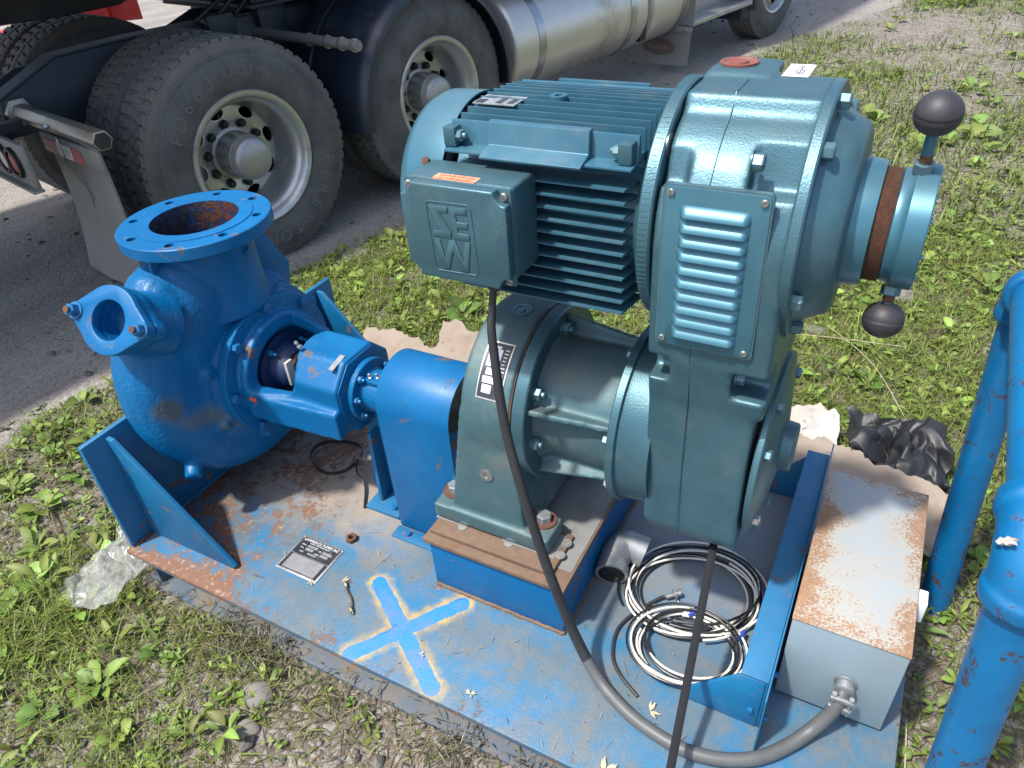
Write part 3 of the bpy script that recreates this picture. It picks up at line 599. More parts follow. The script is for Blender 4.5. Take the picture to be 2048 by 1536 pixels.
# foot-mounted reducer
mb = MB(); mb.lathe([(.196, 0), (.203, .008), (.203, .123)], axX(.960, GY, RZ), 56)
mb.add([(.893, .330, .2), (1.102, .330, .2), (1.102, .72, .2), (.893, .72, .2), (.958, .326, .56), (1.080, .326, .56), (1.080, .724, .56), (.958, .724, .56)], [(0, 3, 2, 1), (4, 5, 6, 7), (0, 1, 5, 4), (1, 2, 6, 5), (2, 3, 7, 6), (3, 0, 4, 7)])
for y0, y1 in ((.318, .405), (.645, .732)): mb.box((.850, y0, .194), (1.165, y1, .238))
red = mk('reducer_housing', cast(mb, .0055, 5), 'teal_dusty', GM, ang=60)
ring = mk('reducer_flange', MB().lathe([(.10, .0), (.199, .0), (.199, .003), (.204, .004), (.204, .030), (.201, .033), (.17, .033), (.10, .033)], axX(1.0855, GY, RZ), 88, loop=True), 'teal_cast', GM, ang=40)
mk('seam', MB().lathe([(.150, 0), (.2035, 0), (.2035, .0022), (.150, .0022)], axX(1.0838, GY, RZ), 88, loop=True), 'rust', ring)
for a in (33, 88, 147, 189, 240, 300): th = math.radians(a); bolt(ring, (1.119, GY + .168 * math.cos(th), RZ + .168 * math.sin(th)), (1, 0, 0), .024, .014, 'teal_bolt', .006, .017)
mb = MB(); mb.lathe([(.166, 0), (.150, .016), (.145, .04), (.145, .16), (.150, .185)], axX(1.115, GY, RZ), 56)
for a in (20, 78, 160, 224, 300):
    th = math.radians(a); M = frame((1.115, GY, RZ), (1, 0, 0), (0, math.cos(th), math.sin(th)))
    mb.prism([(0, .12), (.19, .12), (.19, .164), (0, .192)], .007, M, -.007)
mk('lantern', cast(mb, .0045, 4), 'teal_dusty', GM, ang=60)
ad = mk('adapter', MB().lathe([(.12, 0), (.198, 0), (.200, .002), (.200, .016), (.198, .018), (.192, .019), (.190, .03), (.188, .085), (.10, .085)], axX(1.298, GY, RZ), 88, loop=True), 'teal_cast', GM, ang=40)
for a in (45, 105, 165, 205, 255, 315): th = math.radians(a); bolt(ad, (1.298, GY + .182 * math.cos(th), RZ + .182 * math.sin(th)), (-1, 0, 0), .019, .011, 'teal_bolt' if a != 205 else 'steel')
mk('oil_plug', MB().lathe([(.022, 0), (.022, .0015), (.016, .0018), (.015, -.001), (.008, -.001), (.0075, .003), (.0, .0035)], axis((1.03, GY - .012, RZ + .2028), (0, -.06, 1)), 24), 'teal_bolt', GM)
mk('drain_plug', MB().lathe([(.0165, 0), (.0165, .003), (.012, .0042), (.0065, .0042), (.006, .002), (.0, .002)], axis((1.012, .3283, .385), (0, -1, .02)), 24), 'zinc', GM)
for x, y in ((.878, .378), (1.128, .378), (.878, .68), (1.128, .68)):
    mk('washer', MB().lathe([(.012, 0), (.030, 0), (.030, .004), (.012, .004)], axis((x, y, .2385), (0, 0, 1)), 28, loop=True), 'rust', GM)
    bolt(GM, (x, y, .2425), (0, 0, 1), .032, .019, 'galvanised', name='foot_bolt')
# rating plate on the housing
th0 = math.radians(132); NPM = lambda a: (Vector((0, math.cos(a), math.sin(a))))
def curved(x0, x1, a0, a1, R, n=8, t=.0008):
    b = MB(); vs = []
    for r_ in (R, R + t):
        for i in range(n + 1):
            a = math.radians(a0 + (a1 - a0) * i / n)
            for x in (x0, x1): vs.append((x, GY + r_ * math.cos(a), RZ + r_ * math.sin(a)))
    k = 2 * (n + 1); fs = []
    for i in range(n): p = 2 * i; fs += [(p, p + 1, p + 3, p + 2), (k + p, k + p + 2, k + p + 3, k + p + 1)]; fs += [(p, p + 2, k + p + 2, k + p), (p + 1, k + p + 1, k + p + 3, p + 3)]
    return b.add(vs, fs + [(0, k, k + 1, 1), (2 * n, 2 * n + 1, k + 2 * n + 1, k + 2 * n)])
rp = mk('rating_plate', curved(1.000, 1.062, 121, 157, .2036), 'plate_alu', GM)
mk('plate_field', curved(1.003, 1.059, 122, 156, .2046, t=.0003), 'plate_black', rp)
for (x0, x1, a0, a1) in ((1.010, 1.034, 124, 137), (1.014, 1.032, 138, 142), (1.010, 1.040, 143, 147), (1.012, 1.034, 148, 153), (1.034, 1.040, 126, 134), (1.036, 1.042, 139, 141.5)): mk('plate_blank', curved(x0, x1, a0, a1, .2051, 4, .0003), 'label_white', rp)
for k in range(13): a = 125.5 + k * 2.2; mk('plate_line', curved(1.0455, 1.0485 + random.uniform(.003, .008), a, a + .55, .2051, 2, .0002), 'label_white', rp)
for k in range(7): a = 126 + k * 1.6; mk('plate_line', curved(1.012, 1.030, a, a + .35, .2056, 2, .0002), 'plate_black', rp)
# belt housing
mb = MB()
up_ = [(.352, .70), (.335, .80), (.330, .93)] + arc(GY, MZ, .197, 185, 112, 10) + [(.465, 1.214), (.60, 1.214)] + arc(GY, MZ, .197, 68, -5, 10) + [(.72, .93), (.715, .80), (.70, .70)]
lo_ = [(.372, .345), (.358, .375), (.352, .52), (.352, .80), (.70, .80), (.70, .52), (.69, .375), (.675, .345)]
mb.prism(up_, .208, YZ(1.372)); mb.prism(lo_, .192, YZ(1.374))
mb.prism([(.385, .33), (.665, .33), (.665, .36), (.385, .36)], .15, YZ(1.41))
mb.box((1.376, .555, 1.20), (1.462, .66, 1.224)); mb.box((1.465, .555, 1.20), (1.482, .66, 1.222))
cutc = MB()
cutc.box((1.520, .20, .742), (1.66, .402, .800)); cutc.box((1.30, .20, .752), (1.412, .392, .806))
cutc.add([(1.502, .20, 1.100), (1.66, .20, 1.100), (1.66, .385, 1.100), (1.502, .385, 1.100), (1.502, .20, 1.215), (1.66, .20, 1.215), (1.66, .410, 1.165), (1.502, .410, 1.165)], [(0, 3, 2, 1), (4, 5, 6, 7), (0, 1, 5, 4), (1, 2, 6, 5), (2, 3, 7, 6), (3, 0, 4, 7)])
cutc.add([(1.30, .20, 1.100), (1.412, .20, 1.100), (1.412, .375, 1.100), (1.30, .375, 1.100), (1.30, .20, 1.215), (1.412, .20, 1.215), (1.412, .400, 1.165), (1.30, .400, 1.165)], [(0, 3, 2, 1), (4, 5, 6, 7), (0, 1, 5, 4), (1, 2, 6, 5), (2, 3, 7, 6), (3, 0, 4, 7)])
cas = mk('belt_housing', cast(mb, .005, 4, .5, cutc, 5), 'teal_cast', GM, ang=70)
bolt(cas, (1.5215, .372, .772), (1, 0, 0), .022, .014, 'teal_bolt', 0, .016); bolt(cas, (1.5035, .362, 1.150), (1, 0, 0), .024, .016, 'teal_bolt', 0, .017)
bolt(cas, (1.372, .40, 1.15), (-1, 0, 0), .024, .018, 'zinc', 0, .018)
# parting line of the two halves
pl = [(1.448, p[0], p[1]) for p in ([(.3505, .36), (.3495, .70)] + [(.333, .82), (.3275, .93)] + arc(GY, MZ, .1985, 182, 114, 8) + [(.47, 1.2148), (.60, 1.2148)])]
mk('parting_line', MB().tube(pl, .0010, 6), 'teal_cast', cas)
mk('filler_cap', MB().lathe([(.0, .004), (.014, .004), (.015, .0005), (.024, .0005), (.027, .003), (.031, .003), (.031, .0)], axis((1.418, .605, 1.2245), (0, 0, 1)), 32), 'red_cap', cas)
lab = mk('top_label', MB().box((1.492, .575, 1.2147), (1.532, .655, 1.2152)), 'label_white', cas)
tm = MB(); v, f = text('AHEJR', .020, .0001); tm.add(v, f, frame((1.514, .616, 1.2154), (0, -1, 0), (1, 0, 0))); mk('label_print', tm, 'print_black', lab, cleanup=False)
# louvred vent plate
VX0, VX1, VZ0, VZ1, VY = 1.390, 1.546, .842, 1.116, .3285
rc_ = .008
def rrect(x0, x1, y0, y1, r, n=4): return arc(x1 - r, y0 + r, r, -90, 0, n) + arc(x1 - r, y1 - r, r, 0, 90, n) + arc(x0 + r, y1 - r, r, 90, 180, n) + arc(x0 + r, y0 + r, r, 180, 270, n)
vp = mk('vent_plate', MB().prism(rrect(VX0, VX1, VZ0, VZ1, rc_), .0022, frame((0, VY, 0), (1, 0, 0), (0, 0, 1))), 'teal_smooth', GM, bevel=.0006)
mk('vent_gasket', MB().prism(rrect(VX0 - .0025, VX1 + .0025, VZ0 - .0025, VZ1 + .0025, rc_), .010, frame((0, VY + .0095, 0), (1, 0, 0), (0, 0, 1))), 'teal_bolt', GM)
def louvre_mesh():
    L, H, D, n, m = .106, .0190, .0115, 28, 9; vs = []; fs = []
    for i in range(n + 1):
        u = i / n; x = (u - .5) * L; e = min(1, min(u, 1 - u) / .085); e = math.sin(e * math.pi / 2)
        for k in range(m + 1):
            w = k / m; z = (1 - w) * H - H / 2; dz = D * e * (math.sin(w * math.pi / 2) ** 1.3)
            vs.append((x, -dz, z + (.003 * e * w if k == m else 0)))
        vs.append((x, 0, -H / 2 + .001))
    q = m + 2
    for i in range(n):
        for k in range(m + 1): fs.append((i * q + k, i * q + k + 1, (i + 1) * q + k + 1, (i + 1) * q + k))
    me = bpy.data.meshes.new('louvre'); me.from_pydata(vs, [], fs); clean(me); shade(me, 50); me.materials.append(MAT['teal_smooth']); return me
lme = louvre_mesh()
for k in range(10): place(bpy.data.objects.new('louvre', lme), vp, Matrix.Translation(((VX0 + VX1) / 2, VY - .0023, VZ1 - .037 - k * .0232)))
def screw(parent, p, d, r=.0065, mat='zinc'):
    if ('sc', r, mat) not in _B:
        b = cutmesh(MB().lathe([(r, -.002), (r, r * .45), (r * .85, r * .62), (.0, r * .62)], None, 20), MB().box((-r * 1.2, -r * .14, r * .3), (r * 1.2, r * .14, r))); shade(b, 30); b.materials.clear(); b.materials.append(MAT[mat]); _B[('sc', r, mat)] = b
    return place(bpy.data.objects.new('screw', _B[('sc', r, mat)]), parent, axis(p, d) @ Matrix.Rotation(random.uniform(0, 3), 4, 'Z'))
for x in (VX0 + .010, VX1 - .010):
    for z in (VZ0 + .010, VZ1 - .010): screw(vp, (x, VY - .0022, z), (0, -1, 0), .0056)
# big end discs
dl = mk('motor_flange', MB().lathe([(.12, 0), (.201, 0), (.204, .003), (.204, .020), (.201, .023), (.12, .023)], axX(1.348, GY, MZ + .008), 96, loop=True), 'teal_cast', GM, ang=40)
for k in range(46):
    a = math.radians(122 + k * 2.6); p = (1.352, GY + .2038 * math.cos(a), MZ + .008 + .2038 * math.sin(a)); mk('casting_mark', MB().box((0, -.0011, -.001), (.013, .0011, .0012), frame(p, (1, 0, 0), (0, -math.sin(a), math.cos(a)))), 'teal_cast', dl, cleanup=False)
dr = mk('adjuster_flange', MB().lathe([(.12, 0), (.203, 0), (.206, .003), (.206, .016), (.203, .019), (.165, .019), (.12, .019)], axX(1.572, GY, MZ + .012), 96, loop=True), 'teal_cast', GM, ang=40)
for a in (48, 97, 130, 203, 240, 300): th = math.radians(a); bolt(dr, (1.591, GY + .186 * math.cos(th), MZ + .012 + .186 * math.sin(th)), (1, 0, 0), .022, .016, 'teal_bolt')
mk('adjuster_dome', MB().lathe([(.178, 0), (.172, .012), (.160, .03), (.152, .048), (.140, .054), (.10, .056), (.0, .056)], axX(1.588, GY, MZ + .008), 72), 'teal_cast', GM, ang=50)
mk('hub', MB().lathe([(.102, 0), (.100, .02), (.097, .034), (.085, .036), (.0, .036)], axX(1.640, GY, MZ + .008), 56), 'teal_smooth', GM, ang=40)
tp = [(.085, 0)]
for k in range(10): tp += [(.0895, k * .0022 + .0006), (.0875, k * .0022 + .0017)]
mk('thread', MB().lathe(tp + [(.085, .0235), (.0, .0235)], axX(1.675, GY, MZ + .008), 56), 'rust', GM, ang=25)
col_ = mk('hand_collar', MB().lathe([(.06, 0), (.084, 0), (.088, .002), (.089, .011), (.096, .019), (.0965, .048), (.095, .050), (.080, .050), (.078, .044), (.0, .044)], axX(1.698, GY, MZ + .010), 64), 'teal_smooth', GM, ang=35)
for a in (150, 185, 215): th = math.radians(a); bolt(col_, (1.7480, GY + .088 * math.cos(th), MZ + .01 + .088 * math.sin(th)), (1, 0, 0), .006, .004, 'teal_bolt')
for dv, L in (((.0, -.16, 1.0), .062), ((.0, -.30, -1.0), .030)):
    dv = Vector(dv).normalized(); rad = Vector((0, dv.y, dv.z)).normalized(); p0 = Vector((1.722, GY, MZ + .010)) + rad * .095
    bolt(col_, p0 - dv * .001, dv, .026, .016, 'teal_bolt', 0, .0, name='nut')
    hs = mk('handle_stem', MB().tube([p0, p0 + dv * .02, p0 + dv * .028, p0 + dv * (L + .01)], [.0075, .0075, .0085, .0085], 16), 'teal_smooth', GM)
    mk('stem_thread', MB().tube([p0 + dv * .0155, p0 + dv * .027], .0088, 16), 'rust', hs)
    q = p0 + dv * (L + .026); M = axis(q, dv)
    mk('ball_knob', MB().lathe([(.0, -.027), (.009, -.027), (.012, -.0255)] + [(.032 * math.sin(math.radians(a)), -.0305 * math.cos(math.radians(a))) for a in range(28, 88, 6)] + [(.0315, -.001), (.0315, .001)] + [(.032 * math.sin(math.radians(a)), -.0305 * math.cos(math.radians(a))) for a in range(93, 181, 6)], M, 36), 'knob_plastic', GM, ang=60)
# lower end disc
dd_ = mk('lower_disc', MB().lathe([(.0, 0), (.188, 0), (.191, .003), (.191, .012), (.187, .015), (.07, .030), (.052, .032), (.050, .052), (.046, .055), (.0, .055)], axX(1.574, GY, RZ + .005), 80), 'teal_cast', GM, ang=35)
for a in (118, 150, 212, 228, 270, 330, 30): th = math.radians(a); bolt(dd_, (1.588, GY + .165 * math.cos(th), RZ + .005 + .165 * math.sin(th)), (1, -.0, 0), .020, .014, 'teal_bolt' if a != 212 else 'steel')
# motor
mb = MB().lathe([(.136, 0), (.136, .365)], axX(.972, GY, MZ), 56)
mt = mk('motor_body', mb, 'teal_fin', GM)
def fin(name, pts):   # pts: four corner loops -> slightly tapered plate
    mk(name, pts, 'teal_fin', mt, cleanup=False, bevel=0)
X0, X1 = .985, 1.327
for k in range(10):
    dy = -.108 + k * .024; top = MZ + .172 - .9 * dy * dy
    b = MB().add([(X0, GY + dy - .003, MZ + .10), (X1, GY + dy - .003, MZ + .10), (X1, GY + dy + .003, MZ + .10), (X0, GY + dy + .003, MZ + .10), (X0 + .003, GY + dy - .0016, top), (X1, GY + dy - .0016, top), (X1, GY + dy + .0016, top), (X0 + .003, GY + dy + .0016, top)],
                 [(0, 3, 2, 1), (4, 5, 6, 7), (0, 1, 5, 4), (1, 2, 6, 5), (2, 3, 7, 6), (3, 0, 4, 7)])
    mk('cooling_fin', b, 'teal_fin', mt, cleanup=False)
for s_ in (-1, 1):
    for k in range(11):
        dz = -.146 + k * .0225; tip = .168 - .9 * max(0, abs(dz) - .1) ** 2
        y0 = GY + s_ * .09; y1 = GY + s_ * tip
        b = MB().add([(X0, y0, MZ + dz - .003), (X1, y0, MZ + dz - .003), (X1, y0, MZ + dz + .003), (X0, y0, MZ + dz + .003), (X0 + .003, y1, MZ + dz - .0016), (X1 - .012, y1, MZ + dz - .0016), (X1 - .012, y1, MZ + dz + .0016), (X0 + .003, y1, MZ + dz + .0016)],
                     [(0, 3, 2, 1), (4, 5, 6, 7), (0, 1, 5, 4), (1, 2, 6, 5), (2, 3, 7, 6), (3, 0, 4, 7)])
        mk('cooling_fin', b, 'teal_fin', mt, cleanup=False)
for s_ in (-1, 1):
    P = lambda a, b: (GY + s_ * a, MZ + b)
    mk('corner_rail', MB().prism([P(.10, .112), P(.172, .112), P(.172, .1165), P(.139, .118), P(.137, .158), P(.131, .158), P(.125, .125), P(.10, .125)], .342, YZ(.985)), 'teal_fin', mt, bevel=.001)
    mk('foot_pad', MB().prism([P(.134, .114), P(.186, .111), P(.188, .116), P(.152, .126), P(.148, .162), P(.134, .164)], .185, YZ(1.063)), 'teal_fin', mt, bevel=.0015)
    for x in (.992, 1.312):
        mk('end_lug', MB().box((x - .012, GY + s_ * .150 - .012, MZ + .118), (x + .012, GY + s_ * .150 + .012, MZ + .152)), 'teal_cast', mt, bevel=.003)
        bolt(mt, (x + (.012 if x < 1.1 else -.012), GY + s_ * .150, MZ + .136), (1 if x < 1.1 else -1, 0, 0), .018, .010, 'teal_bolt', .004)
mk('eye_boss', MB().lathe([(.007, 0), (.016, 0), (.016, .014), (.007, .014)], axis((1.135, GY - .02, MZ + .163), (0, 0, 1)), 20, loop=True), 'teal_fin', mt)
mp = mk('motor_plate', MB().box((.992, GY - .075, MZ + .168), (1.075, GY - .02, MZ + .1695)), 'plate_alu', mt)
for a, b in (((.995, -.072), (1.012, -.05)), ((1.034, -.068), (1.046, -.03)), ((1.056, -.066), (1.068, -.04)), ((1.0, -.04), (1.02, -.028))): mk('plate_field', MB().box((a[0], GY + a[1], MZ + .1697), (b[0], GY + b[1], MZ + .17)), 'plate_black', mp)
mk('fan_cowl', MB().lathe([(.0, 0), (.11, 0), (.145, .004), (.166, .014), (.176, .034), (.178, .108), (.175, .108), (.173, .034), (.14, .012), (.0, .008)], axX(.855, GY, MZ - .012), 80), 'teal_smooth', GM, ang=40)
mk('fan_shroud', MB().lathe([(.0, 0), (.168, 0), (.168, .02), (.0, .02)], axX(.945, GY, MZ - .01), 48), 'black_plastic', mt)
bolt(GM, (.93, GY + .178 * math.cos(math.radians(148)), MZ - .012 + .178 * math.sin(math.radians(148))), (0, math.cos(math.radians(148)), math.sin(math.radians(148))), .014, .006, 'rust')
mk('end_shield', MB().lathe([(.12, 0), (.150, 0), (.158, .01), (.175, .022), (.12, .022)], axX(1.326, GY, MZ), 64, loop=True), 'teal_cast', mt, ang=40)
# terminal box
JX0, JX1, JZ0, JZ1, JY = .955, 1.158, .928, 1.100, .250
JB = mk('terminal_box', MB().prism([(JX0, JZ0), (JX1 - .02, JZ0), (JX1, JZ0 + .012), (JX1, JZ1), (JX0, JZ1)], .085, frame((0, .362, 0), (1, 0, 0), (0, 0, 1))), 'teal_cast', GM, bevel=.006, seg=3)
nt_ = .022
def notched():
    p = []
    for cx, cy, a0 in ((JX1, JZ0, 180), (JX1, JZ1, 270), (JX0, JZ1, 0), (JX0, JZ0, 90)):
        p += [(x, y) for x, y in arc(cx, cy, nt_, a0, a0 - 90, 6)]
    return p
lid = mk('box_lid', MB().prism(notched(), .019, frame((0, JY + .0195, 0), (1, 0, 0), (0, 0, 1))), 'teal_cast', GM, bevel=.003, seg=3)
mk('lid_rim', MB().prism(rrect(JX0 - .001, JX1 + .001, JZ0 - .001, JZ1 + .001, .006), .006, frame((0, JY + .026, 0), (1, 0, 0), (0, 0, 1))), 'teal_cast', GM, bevel=.002)
for x, z in ((JX0 + .009, JZ1 - .011), (JX1 - .011, JZ1 - .012), (JX0 + .009, JZ0 + .010), (JX1 - .011, JZ0 + .009)): screw(lid, (x, JY + .0185, z), (0, -1, 0), .0068)
LG = {'S': [(1.0134, 1.065), (1.0483, 1.0645), (1.0479, 1.0556), (1.0297, 1.0552), (1.0509, 1.0225), (1.0492, 1.0105), (1.0151, 1.0099), (1.0149, 1.0199), (1.0337, 1.0201), (1.013, 1.0568)],
      'E': [(1.0527, 1.0666), (1.0843, 1.0665), (1.0848, 1.0571), (1.0635, 1.0556), (1.0637, 1.0408), (1.085, 1.0417), (1.085, 1.032), (1.0643, 1.0304), (1.0645, 1.0213), (1.0862, 1.0209), (1.0859, 1.011), (1.0529, 1.0105), (1.0533, 1.0559)],
      'W': [(1.0149, 1.0055), (1.0255, 1.0053), (1.0325, .970), (1.0444, 1.0059), (1.057, 1.0059), (1.0693, .970), (1.076, 1.0071), (1.0861, 1.0064), (1.0771, .9505), (1.0642, .9494), (1.0503, .9873), (1.0384, .9499), (1.0271, .9504)]}
for k_, poly in LG.items():
    me = MB().prism(poly, .0024, frame((0, JY + .001, 0), (1, 0, 0), (0, 0, 1))); mk('raised_letter', me, 'teal_cast', lid, bevel=.0005)
bd = [(1.0063, 1.0678), (1.0136, 1.0714), (1.0875, 1.073), (1.0932, 1.0677), (1.0969, .9541), (1.0912, .9474), (1.0149, .9448), (1.0095, .9505)]
mk('logo_border', MB().tube([(x, JY + .0002, z) for x, z in bd], .0011, 6, closed=True), 'teal_cast', lid)
wl = mk('warning_label', MB().box((1.006, .272, JZ1 + .0002), (1.088, .300, JZ1 + .0006)), 'label_orange', GM)
tm = MB(); v, f = text('WARNING', .0125, .0001); tm.add(v, f, Matrix.Translation((1.047, .2925, JZ1 + .0008)) @ Matrix.Diagonal((1.15, .85, 1, 1)))
for k, s_ in enumerate(('DO NOT OPEN ENCLOSURE', 'DISCONNECT POWER BEFORE SERVICING')): v, f = text(s_, .0048, .0001); tm.add(v, f, Matrix.Translation((1.047, .2835 - k * .0055, JZ1 + .0008)))
mk('label_print', tm, 'print_red', wl, cleanup=False)
mk('box_neck', MB().box((1.0, .355, .95), (1.12, .41, 1.06)), 'teal_cast', GM, bevel=.004)
mk('cable_gland', MB().lathe([(.016, 0), (.016, .006), (.013, .007), (.013, .018), (.010, .022), (.0, .022)], axis((1.105, .285, JZ0), (0, 0, -1)), 18), 'black_plastic', GM)

# ---------------------------------------------------------------- control cabinet
CB = thing('control_cabinet', 'grey sheet metal control cabinet with rust speckled top beside the blue pipe frame', 'cabinet', (1.81, .556, 0))
CX0, CX1, CY0, CY1, CZ0, CZ1 = 1.703, 1.915, .323, .79, .014, .268
mk('cabinet_body', MB().box((CX0, CY0, CZ0), (CX1, CY1, CZ1 - .004)), 'cabinet_side', CB, bevel=.002)
mk('cabinet_top', MB().box((CX0 - .0012, CY0 - .0015, CZ1 - .0035), (CX1 + .0012, CY1 + .0015, CZ1)), 'cabinet_top', CB, bevel=.0012)
for y in (.40, .72): mk('cabinet_foot', MB().box((CX0 + .02, y - .02, .001), (CX1 - .02, y + .02, CZ0)), 'plate_steel', CB)
mk('door_latch', MB().box((CX1 + .0005, .475, .196), (CX1 + .022, .515, .252)), 'label_white', CB, bevel=.003)
cl = mk('cable_connector', MB().lathe([(.022, 0), (.022, .004), (.017, .005), (.017, .012), (.019, .013), (.019, .022), (.015, .024)], axis((1.827, CY0, .128), (0, -1, -.1)), 24), 'galvanised', CB)
mk('clamp_bar', MB().box((1.805, CY0 - .045, .116), (1.849, CY0 - .037, .128)), 'galvanised', cl, bevel=.002)
mk('clamp_bar', MB().box((1.805, CY0 - .045, .088), (1.849, CY0 - .037, .100)), 'galvanised', cl, bevel=.002)
for x in (1.811, 1.843): bolt(cl, (x, CY0 - .0375, .129), (0, -.2, 1), .010, .006, 'galvanised'); mk('clamp_screw', MB().cyl((x, CY0 - .041, .080), (x, CY0 - .041, .130), .003, None, 10), 'galvanised', cl)

# ---------------------------------------------------------------- conduit from terminal box to cabinet
hp = spline([(1.103, .285, .912), (1.098, .279, .86), (1.102, .265, .81), (1.130, .235, .641), (1.174, .215, .475), (1.227, .205, .282), (1.284, .198, .118), (1.352, .172, .030), (1.428, .137, .0155), (1.491, .118, .0155), (1.559, .109, .0155), (1.619, .116, .0155), (1.674, .137, .0155), (1.717, .167, .0155), (1.757, .212, .0165), (1.788, .252, .030), (1.811, .275, .066), (1.824, .292, .105), (1.827, .318, .128)], 6)
nh = len(hp); hr = [.0068 + (.0145 - .0068) * min(1, max(0, (i / nh - .05) / .42)) ** .8 for i in range(nh)]
k_ = int(nh * .36)
hc = thing('electric_conduit', 'long black to grey flexible conduit looping from terminal box to cabinet', 'conduit', tuple(hp[nh // 2]))
mk('upper_conduit', MB().tube(hp[:k_ + 1], hr[:k_ + 1], 14), 'hose_black', hc); mk('lower_conduit', MB().tube(hp[k_:], hr[k_:], 16), 'hose', hc)

# ---------------------------------------------------------------- strap, elbow, wires, nut
st = MB(); a, b = Vector((1.519, .405, .325)), Vector((1.572, -.07, .016))
d_ = (b - a).normalized(); sd = Vector((1, .05, 0)); sd = (sd - d_ * sd.dot(d_)).normalized(); nn = sd.cross(d_)
P = [a + (b - a) * k / 6 + nn * (.004 * math.sin(k)) for k in range(7)]; vs = []
for p in P: vs += [p - sd * .0085 - nn * .0016, p + sd * .0085 - nn * .0016, p + sd * .0085 + nn * .0016, p - sd * .0085 + nn * .0016]
fs = [(3, 2, 1, 0), (24, 25, 26, 27)] + [(4 * i + k, 4 * i + (k + 1) % 4, 4 * i + 4 + (k + 1) % 4, 4 * i + 4 + k) for i in range(6) for k in range(4)]
plain('strap_black', (.007, .008, .011), .7, 0, .3, 40, Specular_IOR_Level=.2)
so_ = mk('hanging_strap', st.add(vs, fs), 'strap_black', bevel=.0005); tag(so_, 'narrow black flat strap hanging from the belt housing down across the wire coils', 'strap')
mk('strap_clip', MB().box((1.512, .398, .318), (1.527, .408, .336)), 'zinc', so_, bevel=.002)
EL = thing('pipe_elbow', 'galvanised pipe elbow lying on the deck beside the blue pedestal', 'pipe fitting', (1.27, .5, 0))
ep_ = [Vector((1.268, .468, .040)), Vector((1.262, .492, .043))] + [Vector((1.262 + .045 * (1 - math.cos(t)) * .5, .492 + .052 * math.sin(t), .043 + .012 * math.sin(t))) for t in np.linspace(.2, 1.5, 8)] + [Vector((1.312, .545, .048))]
mk('elbow_body', MB().tube(ep_, [.0385, .0385] + [.0395] * 8 + [.0385], 28), 'galvanised', EL, ang=50)
d0 = (ep_[0] - ep_[1]).normalized()
mk('elbow_collar', MB().lathe([(.034, -.004), (.0415, -.004), (.0415, .020), (.034, .020)], axis(ep_[0], d0), 32, loop=True), 'galvanised', EL, ang=30)
mk('elbow_socket', MB().lathe([(.0, .004), (.0335, .006), (.0335, .0205)], axis(ep_[0], d0), 28, caps=False), 'lugnut', EL)
mk('elbow_collar', MB().lathe([(.034, -.004), (.041, -.004), (.041, .016), (.034, .016), (.0, .010)], axis(ep_[-1], ep_[-1] - ep_[-2]), 32), 'galvanised', EL, ang=30)
def coil(cx, cy, rx, ry, rot, turns, z0, seed, drift=0.0):
    r_ = random.Random(seed); P = []; ph = r_.uniform(0, 6.28); n_ = int(turns * 40)
    a1, a2, a3 = [r_.uniform(0, 6.28) for _ in range(3)]
    for i in range(n_ + 1):
        t = 2 * math.pi * i / 40; w = 1 + .07 * math.sin(t * 1.31 + a1) + .05 * math.sin(t * .47 + a2)
        x, y = rx * w * math.cos(t + ph), ry * w * math.sin(t + ph); c_, s_ = math.cos(rot), math.sin(rot)
        P.append((cx + x * c_ - y * s_ + drift * i / n_, cy + x * s_ + y * c_ + .012 * math.sin(t * .23 + a3), z0 + .004 * math.sin(t * .9 + a2) + .004))
    return P
WC = thing('wire_coil', 'large loop of black and white electrical wires on the deck behind the strap', 'wire coil', (1.47, .5, 0))
WD = thing('wire_coil', 'smaller loop of black and white wires nearest the cabinet conduit', 'wire coil', (1.5, .335, 0))
for k, (mt_, R_) in enumerate((('white_wire', 1.0), ('black_wire', 1.02), ('white_wire', .94), ('white_wire', 1.06), ('black_wire', .90), ('black_wire', 1.09), ('white_wire', .98), ('black_wire', .96))):
    mk('wire', MB().tube(coil(1.468, .498, .155 * R_, .125 * R_, .5, 1.15 if k else 1.9, .004 + .0062 * (k % 4), 20 + k), .0029, 7), mt_, WC)
for k, (mt_, R_) in enumerate((('white_wire', 1.0), ('black_wire', .94), ('white_wire', 1.08), ('black_wire', 1.04), ('white_wire', .9), ('black_wire', .86))):
    mk('wire', MB().tube(coil(1.502, .338, .118 * R_, .098 * R_, .3, 1.2 if k else 1.8, .016 + .0062 * (k % 4), 40 + k), .0029, 7), mt_, WD)
plain('tape_blue', (.02, .06, .35), .4)
for x, y, q in ((1.60, .40, WC), (1.483, .42, WD)): mk('tape_end', MB().tube([(x, y, .026), (x + .008, y + .014, .03), (x + .01, y + .03, .03)], .0048, 8), 'tape_blue', q)
LW = thing('wire_lead', 'single thin black lead with a metal end stud curling left of the wire coils', 'wire', (1.36, .3, 0))
mk('lead', MB().tube(spline([(1.415, .462, .012), (1.401, .452, .010), (1.359, .389, .006), (1.338, .324, .006), (1.353, .256, .006), (1.387, .216, .006), (1.44, .184, .005)], 8), .0042, 8), 'hose_black', LW)
mk('end_stud', MB().lathe([(.006, 0), (.006, .02), (.014, .021), (.014, .025), (.008, .026), (.008, .038), (.006, .04), (.0, .04)], axis((1.414, .460, .012), (.75, .6, .12)), 18), 'galvanised', LW)
nut = MB(); R_ = .0165
hexp = [(R_ * math.cos(math.radians(60 * k)), R_ * math.sin(math.radians(60 * k))) for k in range(6)]
nm = cutmesh(MB().prism(hexp, .0135, Matrix.Translation((.561, .287, .0005))), MB().cyl((.561, .287, -.01), (.561, .287, .05), .0078, None, 18))
no = mk('rusty_nut', nm, 'rust', bevel=.0012); tag(no, 'rusty brown hexagon nut lying on the deck near the data plate', 'nut')
